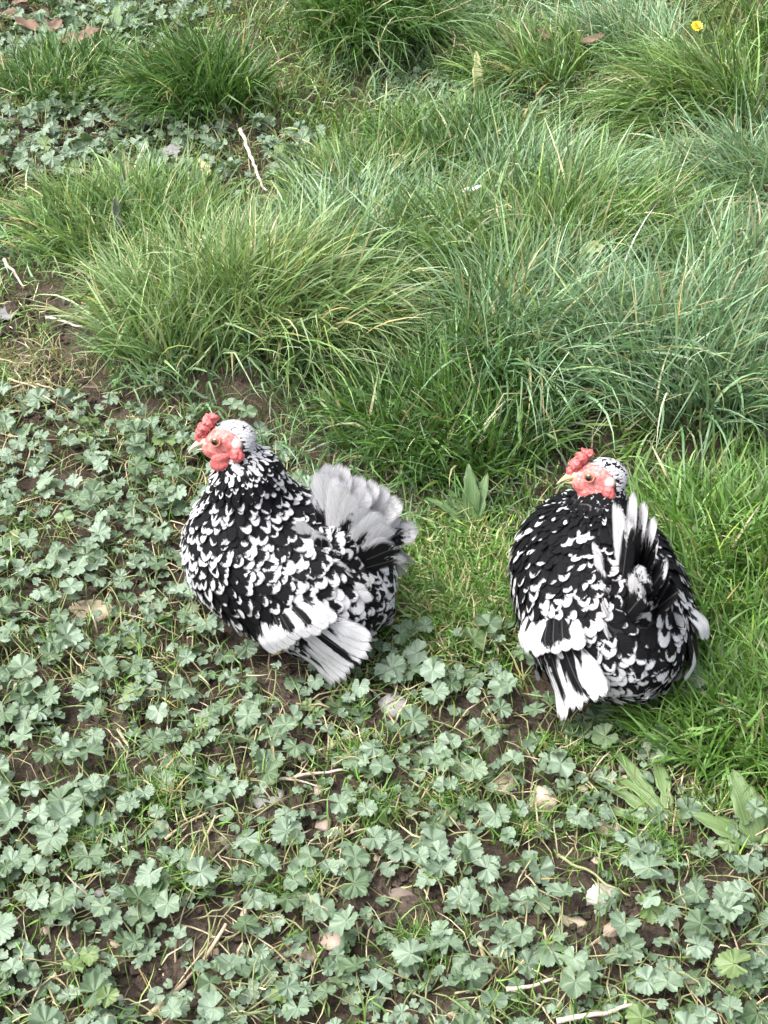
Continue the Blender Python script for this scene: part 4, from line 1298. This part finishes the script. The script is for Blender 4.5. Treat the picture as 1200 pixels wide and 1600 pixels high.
    for nm, x0, x1, z0, hh_, ww, drop in (('upper_beak', .024, .0525, .0020, .0080, .0086, -.0095), ('lower_beak', .024, .0455, -.0050, .0042, .0070, -.0005)):
        vv = []; K = 12; A = 14
        for i in range(K):
            t_ = i / (K - 1)
            s_ = max((1 - t_ ** 1.7), .02)
            for j in range(A):
                th_ = j * 2 * math.pi / A
                zz = math.sin(th_)
                zz = zz if nm == 'upper_beak' and zz > 0 else zz * .45 if nm == 'upper_beak' else (zz if zz < 0 else zz * .35)
                vv.append((x0 + (x1 - x0) * t_, ww * s_ * math.cos(th_), z0 + drop * t_ ** 2.2 + hh_ * s_ * zz))
        vv = np.array(vv + [(x1, 0, z0 + drop)])
        tt = np.array([((K - 1) * A + j, (K - 1) * A + (j + 1) % A, K * A) for j in range(A)])
        obj(nm, mesh(nm, H + HS * vv @ Rh.T, [grid_faces(K, A, True), tt]), beakmat, parent=root)
    # --- legs
    for sgn in (1, -1):
        mb = MB()
        hip, ank = np.array([-.02, sgn * .040, .065]), np.array([-.022, sgn * .042, .012])
        mb.add(*tube(smooth_line([hip, ank], 6), np.linspace(.010, .0055, 6), 8))
        for az_, Lt in ((.0, .040), (.55, .034), (-.55, .034), (math.pi, .020)):
            e = ank + np.array([math.cos(az_) * Lt, math.sin(az_) * Lt, -.010])
            mb.add(*tube(smooth_line([ank, (ank + e) / 2 + [0, 0, .003], e], 7), np.linspace(.0052, .0020, 7), 7))
        obj('leg', mb.mesh('leg'), M['shank'], parent=root)
    # project some marks for checking the pose
    c, s = math.cos(heading), math.sin(heading)
    Rz = rotm('z', heading)
    for nm, p in (('eye', toL((.0105, .0192, .0035))), ('beak tip', toL((.0525, 0, -.007))), ('comb top', toL((.014, 0, .036)))):
        print('MARK', label[:12], nm, G2P([SCL * Rz @ p + np.array(loc)])[0].round())
    a = SCL * V @ Rz.T + np.array(loc)
    pj = G2P(a)
    print('MARK bbox', pj.min(0).round(), pj.max(0).round(), 'feathers', n)

def gz(p): return float(hgt(np.array([p[0]]), np.array([p[1]]))[0])

def dark_a(P, p, patch):
    return np.clip(.02 + 1.1 * (.43 - patch) * 2, .03, .9)
def dark_b(P, p, patch):
    upper = np.maximum(sstep(.15, .21, P[:, 2]) * sstep(-.06, -.01, P[:, 0]), 1.3 * sstep(.19, .22, P[:, 2]) * sstep(-.02, .02, P[:, 0]))
    return np.clip(.13 + .60 * upper + 1.0 * (.5 - patch) * 2 * (1 - .5 * upper), .04, .97)
def tail_a(u, rng):
    return rng.uniform(.10, .55) if u < .82 else rng.uniform(.75, .95)
def tail_b(u, rng):
    return rng.uniform(.05, .3) if u < .15 else rng.uniform(.62, 1.1)
def wing_a(rng):
    return rng.uniform(-.1, .35) if rng.random() < .86 else rng.uniform(.6, .8)
def wing_b(rng):
    return rng.uniform(.15, .5) if rng.random() < .70 else rng.uniform(.6, .9)

build_hen('white-faced speckled hen with fanned white tail standing in the mallow', (HEN_A[0], HEN_A[1], gz(HEN_A)), math.radians(180 - 20), 3,
          (.077, .006, .348), math.radians(22), math.radians(13), (.046, 0, .205), dark_a, .140, (math.radians(99), math.radians(40)), .10, M['beak2'], .95, tail_a, .043, wing_a)
build_hen('dark-necked speckled hen sitting with its tail turned and a yellow beak', (HEN_B[0], HEN_B[1], gz(HEN_B)), math.radians(108), 8,
          (.068, -.014, .292), math.radians(66), math.radians(10), (.038, -.006, .175), dark_b, .150, (math.radians(104), math.radians(62)), .02, M['beak'], .72, tail_b, .036, wing_b, 7, (-.050, .022), far_droop=.5, wing_len=.86)
